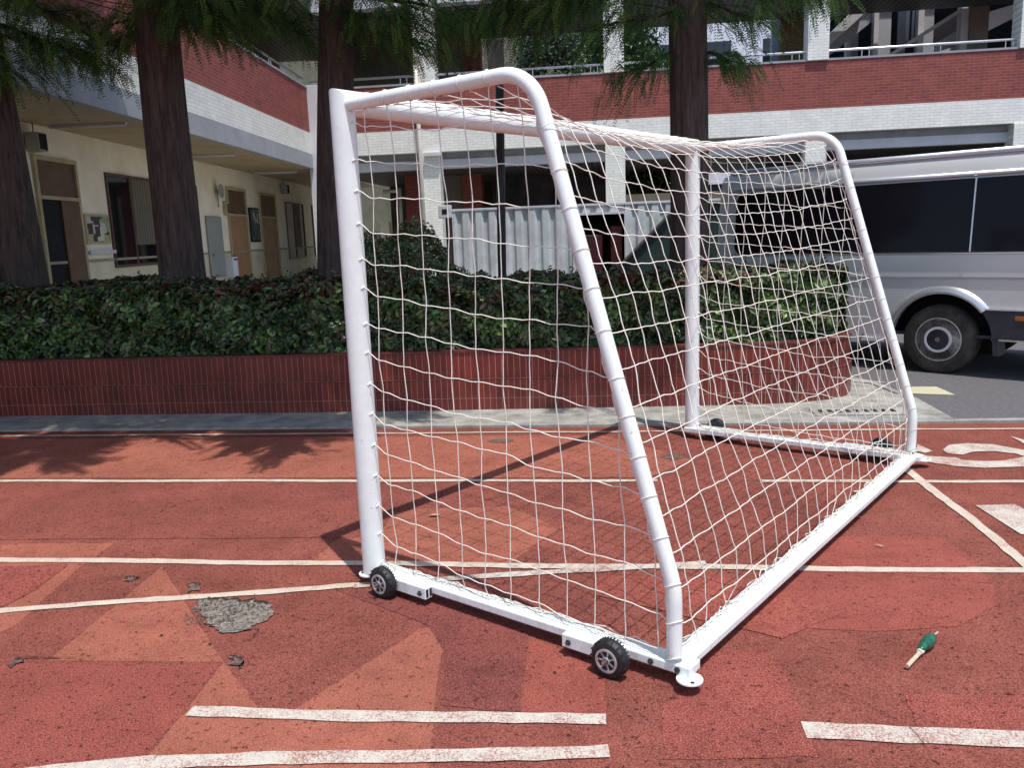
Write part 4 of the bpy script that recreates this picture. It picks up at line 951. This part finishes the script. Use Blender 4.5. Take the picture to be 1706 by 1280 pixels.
# ------------------------------------------------------------------ corrugated shed
SH = thing('corrugated_shed', 'low white corrugated metal shed with an open doorway behind the hedge', 'shed', (-2.56, 13.5, 0))
def corr(x0, x1, z0, z1):
    m = MB(); vs = []; n = int((x1-x0)/.0125)
    for i in range(n+1):
        xx = x0+(x1-x0)*i/n; ph = (xx/.215) % 1; w = np.interp(ph, [0, .22, .40, .60, .78, 1], [0, 0, .045, .045, 0, 0])
        vs += [(xx, w, z0), (xx, w, z1)]
    m.add(vs, [(2*i, 2*i+2, 2*i+3, 2*i+1) for i in range(n)])
    k = len(vs); m.add([(a, b+.012, c) for a, b, c in vs], [(2*i+1, 2*i+3, 2*i+2, 2*i) for i in range(n)]); return m
corr(0, 1.97, 0, 1.90).build('wall_sheet', 'corr', SH); corr(2.76, 5.4, 0, 1.90).build('wall_sheet', 'corr', SH); corr(1.985, 2.745, 1.80, 1.90).build('wall_sheet', 'corr', SH)
MB().box(-.03, 5.45, -.01, .12, 1.902, 1.93).build('top_rail', 'beam_light', SH); MB().box(-.03, 5.45, .12, 3.0, 1.905, 1.94).build('roof', 'corr', SH)
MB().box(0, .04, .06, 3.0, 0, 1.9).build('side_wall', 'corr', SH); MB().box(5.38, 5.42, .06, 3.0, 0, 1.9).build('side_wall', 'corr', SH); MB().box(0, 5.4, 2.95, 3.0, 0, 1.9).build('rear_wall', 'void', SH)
df = MB(); df.box(1.93, 1.98, -.03, .06, 0, 1.80); df.box(2.75, 2.79, -.03, .06, 0, 1.80); df.box(1.981, 2.749, -.03, .06, 1.76, 1.799); df.build('door_frame', 'beam_light', SH)
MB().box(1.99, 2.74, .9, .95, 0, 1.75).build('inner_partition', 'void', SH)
t = thing('red_cabinet', 'dark red cabinet standing in the shed doorway', 'cabinet', (-.33, 13.9, 0)); MB().box(-.17, .17, 0, .35, 0, 1.45).build('body', 'redbox', t, bevel=.01); MB().box(-.15, .15, -.006, -.001, .75, 1.40).build('door', 'redbox', t); MB().box(-.1, .1, -.02, -.007, 1.43, 1.445).build('handle', 'beam_light', t)
t = thing('red_cabinet', 'narrow brighter red cabinet on the right side of the shed doorway', 'cabinet', (.06, 13.85, 0)); MB().box(-.09, .1, 0, .35, 0, 1.58).build('body', 'redbox', t, bevel=.01); MB().box(-.07, .08, -.006, -.001, .8, 1.5).build('door', 'redbox', t)
t = thing('junction_box', 'small pale box with a dark opening at the left corner of the shed', 'wall box', (-2.66, 13.4, 1.8)); MB().box(-.1, .1, 0, .12, 0, .2).build('body', 'beam_light', t, bevel=.01); MB().box(-.04, .04, -.004, -.001, .06, .14).build('opening', 'void', t)
# dark green sheet leaning over stored goods
TA = thing('green_tarpaulin', 'dark green tarpaulin sloping down in front of the shed, right of its doorway', 'tarpaulin', (.9, 13.1, 0))
tm = MB(); prof_ = [(-.75, 0), (-.72, 1.02), (.08, 1.84), (1.3, 1.86), (1.4, 0)]
tm.add([(a, 0, b) for a, b in prof_] + [(a, .33, b) for a, b in prof_], [(0, 1, 2, 3, 4)[::-1], (5, 6, 7, 8, 9), (0, 5, 6, 1)[::-1], (1, 6, 7, 2)[::-1], (2, 7, 8, 3)[::-1], (3, 8, 9, 4)[::-1]])
tm.build('sheet', 'greendark', TA, bevel=.02); MB().tube([(-.75, -.03, 1.0), (.1, -.03, 1.84), (1.3, -.03, 1.87)], .03, 8).build('edge_pole', 'pole', TA)
# dark pole
PO = thing('dark_metal_pole', 'thin dark metal pole standing in front of the corrugated shed', 'pole', (-1.47, 11.0, 0))
MB().tube([(0, 0, 0), (.02, 0, 1.4), (.08, 0, 3.45)], .05, 14).build('shaft', 'pole', PO, smooth=True); MB().lathe([(0, .09), (.02, .09), (.03, .06)], (0, 0, 0), (0, 0, 1), 14).build('base', 'pole', PO); MB().tube([(.052, -.052, .3), (.125, -.052, 3.35)], .014, 6).build('cable', 'pole', PO)

# ------------------------------------------------------------------ van (side facing us; local x forward, y away from the camera, z up)
th = radians(-38)
VN = thing('silver_van', 'silver minibus with dark tinted windows parked on the asphalt behind the goal', 'van', (3.148, 8.507, 0), th)
ZC = .34
S0, S1 = -2.50, 3.62
sec = [(.0, .95), (.0, 1.16), (.018, 1.40), (.045, 1.66), (.072, 1.86), (.085, 1.93), (.11, 2.03), (.17, 2.095), (.30, 2.13), (.60, 2.155), (.97, 2.165)]
def section(s, shr):
    out = [(y + (shr if True else 0), z) for y, z in sec]; full = out + [(1.94-y, z) for y, z in out[::-1][1:]]; return full
xs = [S0, S0+.05, S0+.14, S0+.4, -1.5, 0, 1.5, 2.3, 2.9, 3.3, 3.55, S1]
m = MB(); vs = []
for s in xs:
    e0 = max(0, (S0+.14-s)/.14); e1 = max(0, (s-2.2)/(S1-2.2)); k = 0
    for (y, z) in section(s, 0):
        yy = y; c = .97
        sh = 1 - .06*e0*e0 - .10*e1*e1
        zz = z if z < 1.2 else 1.2 + (z-1.2)*(1 - .04*e0 - .98*max(0, e1-.15)**1.6)
        vs.append((s, c+(yy-c)*sh, zz))
nk = len(section(0, 0))
fs = [(i*nk+k, (i+1)*nk+k, (i+1)*nk+k+1, i*nk+k+1) for i in range(len(xs)-1) for k in range(nk-1)]
fs += [tuple(range(nk)), tuple(range((len(xs)-1)*nk, len(xs)*nk))[::-1]]
m.add(vs, fs); body = m.build('body', 'silver', VN, smooth=True, auto=30)
# lower side panels with wheel-arch openings
RA = .455; zc = ZC
def lowside(y, thick):
    m = MB(); pts = [(S0, .42), (S0, .946)]; pts += [(S1, .946), (S1, .36)]
    def archp(cx, z0):
        a0 = math.asin((z0-zc)/RA); return [(cx+RA*cos(a), zc+RA*sin(a)) for a in np.linspace(a0, pi-a0, 19)]
    pts += archp(2.95, .36) + archp(0, .36) + [(-.75, .36), (-.8, .27), (-1.4, .25), (-2.3, .36)]
    n = len(pts); m.add([(a, y, b) for a, b in pts] + [(a, y+thick, b) for a, b in pts], [tuple(range(n)), tuple(range(n, 2*n))[::-1]] + [(i, i+n, (i+1) % n+n, (i+1) % n) for i in range(n)]); return m
lowside(.006, .05).build('side_panel', 'silver', VN, smooth=True, auto=30); lowside(1.88, .05).build('side_panel', 'silver', VN, smooth=True, auto=30)
MB().box(S0+.02, S1-.05, .057, 1.87, .37, .40).build('floor_pan', 'blackplastic', VN); MB().box(S0, S0+.05, .03, 1.9, .4, .95).build('tail_panel', 'silver', VN); MB().box(S1-.05, S1, .03, 1.9, .4, .95).build('nose_panel', 'silver', VN)
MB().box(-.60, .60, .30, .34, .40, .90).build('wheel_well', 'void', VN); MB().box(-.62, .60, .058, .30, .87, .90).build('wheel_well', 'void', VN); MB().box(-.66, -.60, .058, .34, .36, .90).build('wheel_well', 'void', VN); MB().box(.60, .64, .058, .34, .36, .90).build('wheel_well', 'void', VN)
# flare
def flare(cx):
    m = MB(); vs = []; A = np.linspace(radians(38 if cx < 1 else 3), radians(186), 40)
    for a in A:
        for r, y in ((.452, .02), (.452, -.028), (.475, -.034), (.512, -.012), (.530, .006)): vs.append((cx+r*cos(a), y, zc+r*sin(a)))
    m.add(vs, [(i*5+k, i*5+k+1, (i+1)*5+k+1, (i+1)*5+k) for i in range(len(A)-1) for k in range(4)]); return m
for cx in (0, 2.95): flare(cx).build('arch_flare', 'silver_trim', VN, smooth=True, auto=50)
# belt crease line, rails
MB().box(S0+.06, S1-.1, -.004, .004, .936, .956).build('belt_crease', 'beam_dark', VN)
def rail(z, y, r, nm, mat):
    MB().tube([(S0+.12, y+.01, z), (S0+.3, y, z), (2.4, y, z)], r, 8).build(nm, mat, VN, smooth=True)
rail(1.905, .070, .024, 'gutter_rail', 'silver_trim'); rail(2.105, .150, .028, 'roof_rail', 'silver_trim'); MB().tube([(S0+.2, -.004, 1.175), (2.4, -.004, 1.175)], .011, 6).build('window_sill_trim', 'silver_trim', VN, smooth=True)
def ysurf(z): return np.interp(z, [p[1] for p in sec], [p[0] for p in sec])
def pane(x0, x1, z0, z1, r, corners=(1, 1, 1, 1)):
    pts = []
    for (cx, cz, a0, on) in ((x1-r, z1-r, 0, corners[0]), (x0+r, z1-r, 90, corners[1]), (x0+r, z0+r, 180, corners[2]), (x1-r, z0+r, 270, corners[3])):
        if on:
            for a in np.linspace(a0, a0+90, 7): pts.append((cx+r*cos(radians(a)), cz+r*sin(radians(a))))
        else: pts.append((cx+(r if a0 in (0, 270) else -r), cz+(r if a0 in (0, 90) else -r)))
    m = MB(); n = len(pts)
    yf = lambda z: -.022 + (z-1.16)*(.072/.70)
    m.add([(a, yf(b), b) for a, b in pts] + [(a, yf(b)+.02, b) for a, b in pts], [tuple(range(n)), tuple(range(n, 2*n))[::-1]] + [(i, i+n, (i+1) % n+n, (i+1) % n) for i in range(n)]); return m
pane(-2.24, .222, 1.19, 1.865, .10, (0, 1, 1, 0)).build('side_window', 'vanglass', VN); pane(.238, 1.62, 1.19, 1.865, .05, (0, 0, 0, 0)).build('side_window', 'vanglass', VN); pane(1.75, 2.6, 1.19, 1.80, .08).build('door_window', 'vanglass', VN)
MB().obox((.224, -.028, 1.19), (.012, 0, 0), (0, .02, 0), (0, .072*.97, .675)).build('window_divider', 'silver_trim', VN)
sm = MB(); sm.box(-2.10, -2.094, -.002, .004, .957, 1.16); sm.box(1.66, 1.668, -.002, .004, .40, 1.16); sm.build('panel_seam', 'crack_and_shade', VN)
# skirt
sk = MB(); aa = np.linspace(radians(5), radians(41), 8); pts = [(.458*cos(a), ZC+.458*sin(a)) for a in aa] + [(.40, .645), (2.42, .645), (2.42, .37)]
kk = len(pts); sk.add([(a, -.016, b) for a, b in pts]+[(a, .004, b) for a, b in pts], [tuple(range(kk))[::-1], tuple(range(kk, 2*kk))] + [(i, (i+1) % kk, kk+(i+1) % kk, kk+i) for i in range(kk)]); sk.build('skirt', 'blackplastic', VN, bevel=.006); MB().box(.36, 2.42, -.020, .004, .647, .662).build('skirt_trim', 'silver_trim', VN)
MB().box(.64, .77, -.024, -.017, .56, .60).build('side_marker', 'orange', VN, bevel=.004); MB().obox((.475, -.01, .22), (.05, 0, 0), (0, .22, 0), (-.03, 0, .30)).build('mudflap', 'blackplastic', VN)
MB().box(S0-.06, -1.0, -.012, .02, .27, .42).build('rear_bumper', 'greypanel', VN, bevel=.02); MB().box(S0-.07, S0-.02, 0, 1.94, .3, .55).build('rear_bumper', 'greypanel', VN, bevel=.02)
MB().box(S0-.01, S0+.03, .08, .24, .95, 1.5).build('tail_light', 'redbox', VN, bevel=.01)
for cx in (-.03, 2.92):
    for yy, sg in ((.05, 1), (1.64, -1)):
        wh = thing('wheel', None, None, (cx, yy, ZC-.002)); wh.parent = VN
        if sg < 0: wh.rotation_euler = (0, 0, pi); wh.location = (cx, yy+.25, ZC-.002)
        MB().lathe([(.0, .215), (-.006, .235), (-.004, .285), (.01, .32), (.035, .338), (.12, .343), (.19, .338), (.22, .31), (.23, .22)], (0, 0, 0), (0, 1, 0), 56).build('tyre', 'van_tyre', wh, smooth=True, auto=50)
        rm = MB(); rm.lathe([(.0, .214), (-.004, .206), (.012, .198), (.040, .190), (.045, .150), (.02, .120)], (0, 0, 0), (0, 1, 0), 48); rm.build('rim', 'rimdark', wh, smooth=True, auto=50)
        hl = MB()
        for k in range(14):
            a = 2*pi*k/14; hl.lathe([(.030, .017), (.0365, .017)], (.168*cos(a), .0, .168*sin(a)), (0, 1, 0), 10)
        hl.build('vent_holes', 'void', wh)
        MB().lathe([(-.012, .104), (-.016, .110), (-.014, .126), (.02, .131)], (0, 0, 0), (0, 1, 0), 40).build('hub_ring', 'hubsilver', wh, smooth=True, auto=50)
        MB().lathe([(-.018, .02), (-.013, .102), (.0, .106)], (0, 0, 0), (0, 1, 0), 32).build('hub_cap', 'blackplastic', wh)
        em = MB(); em.tube([(.018*cos(a), -.020, .018*sin(a)) for a in np.linspace(0, 2*pi, 17)], .003, 6, cap=False)
        for a in (90, 210, 330): em.tube([(0, -.020, 0), (.017*cos(radians(a)), -.020, .017*sin(radians(a)))], .003, 5)
        em.build('hub_badge', 'silver_trim', wh)

# ------------------------------------------------------------------ sky, sun, camera
w = bpy.data.worlds.new('World'); SC.world = w; w.use_nodes = True
nt = w.node_tree; bg = nt.nodes['Background']; sk = nt.nodes.new('ShaderNodeTexSky'); sk.sky_type = 'NISHITA'; sk.sun_disc = False
SV = Vector((.4016, -.5628, 2.055)).normalized()
sk.sun_elevation = math.asin(SV.z); sk.sun_rotation = atan2(SV.x, SV.y); sk.air_density = 1.0; sk.dust_density = 1.2
nt.links.new(sk.outputs[0], bg.inputs[0]); bg.inputs[1].default_value = .15
sl = bpy.data.lights.new('sun', 'SUN'); sl.energy = 3.45; sl.angle = radians(.53); sl.color = (1, .955, .90)
so = bpy.data.objects.new('sun', sl); COL.objects.link(so); so.rotation_euler = SV.to_track_quat('Z', 'Y').to_euler(); so.location = (5, -5, 20)
cam = bpy.data.cameras.new('camera'); co = bpy.data.objects.new('camera', cam); COL.objects.link(co); SC.camera = co
rt = Vector((.99242012, .11734938, -.03648882)); up = Vector((.01485925, .18015506, .98352598)); fw = Vector((-.12198981, .97661317, -.17704578))
co.matrix_world = Matrix(((rt.x, up.x, -fw.x, 0), (rt.y, up.y, -fw.y, 0), (rt.z, up.z, -fw.z, 1.51), (0, 0, 0, 1)))
cam.sensor_fit = 'HORIZONTAL'; cam.sensor_width = 36; cam.lens = 1390.3/1706*36; cam.clip_start = .05; cam.clip_end = 500
SC.view_settings.view_transform = 'Standard'; SC.view_settings.look = 'None'; SC.view_settings.exposure = 0.46; SC.view_settings.gamma = 1
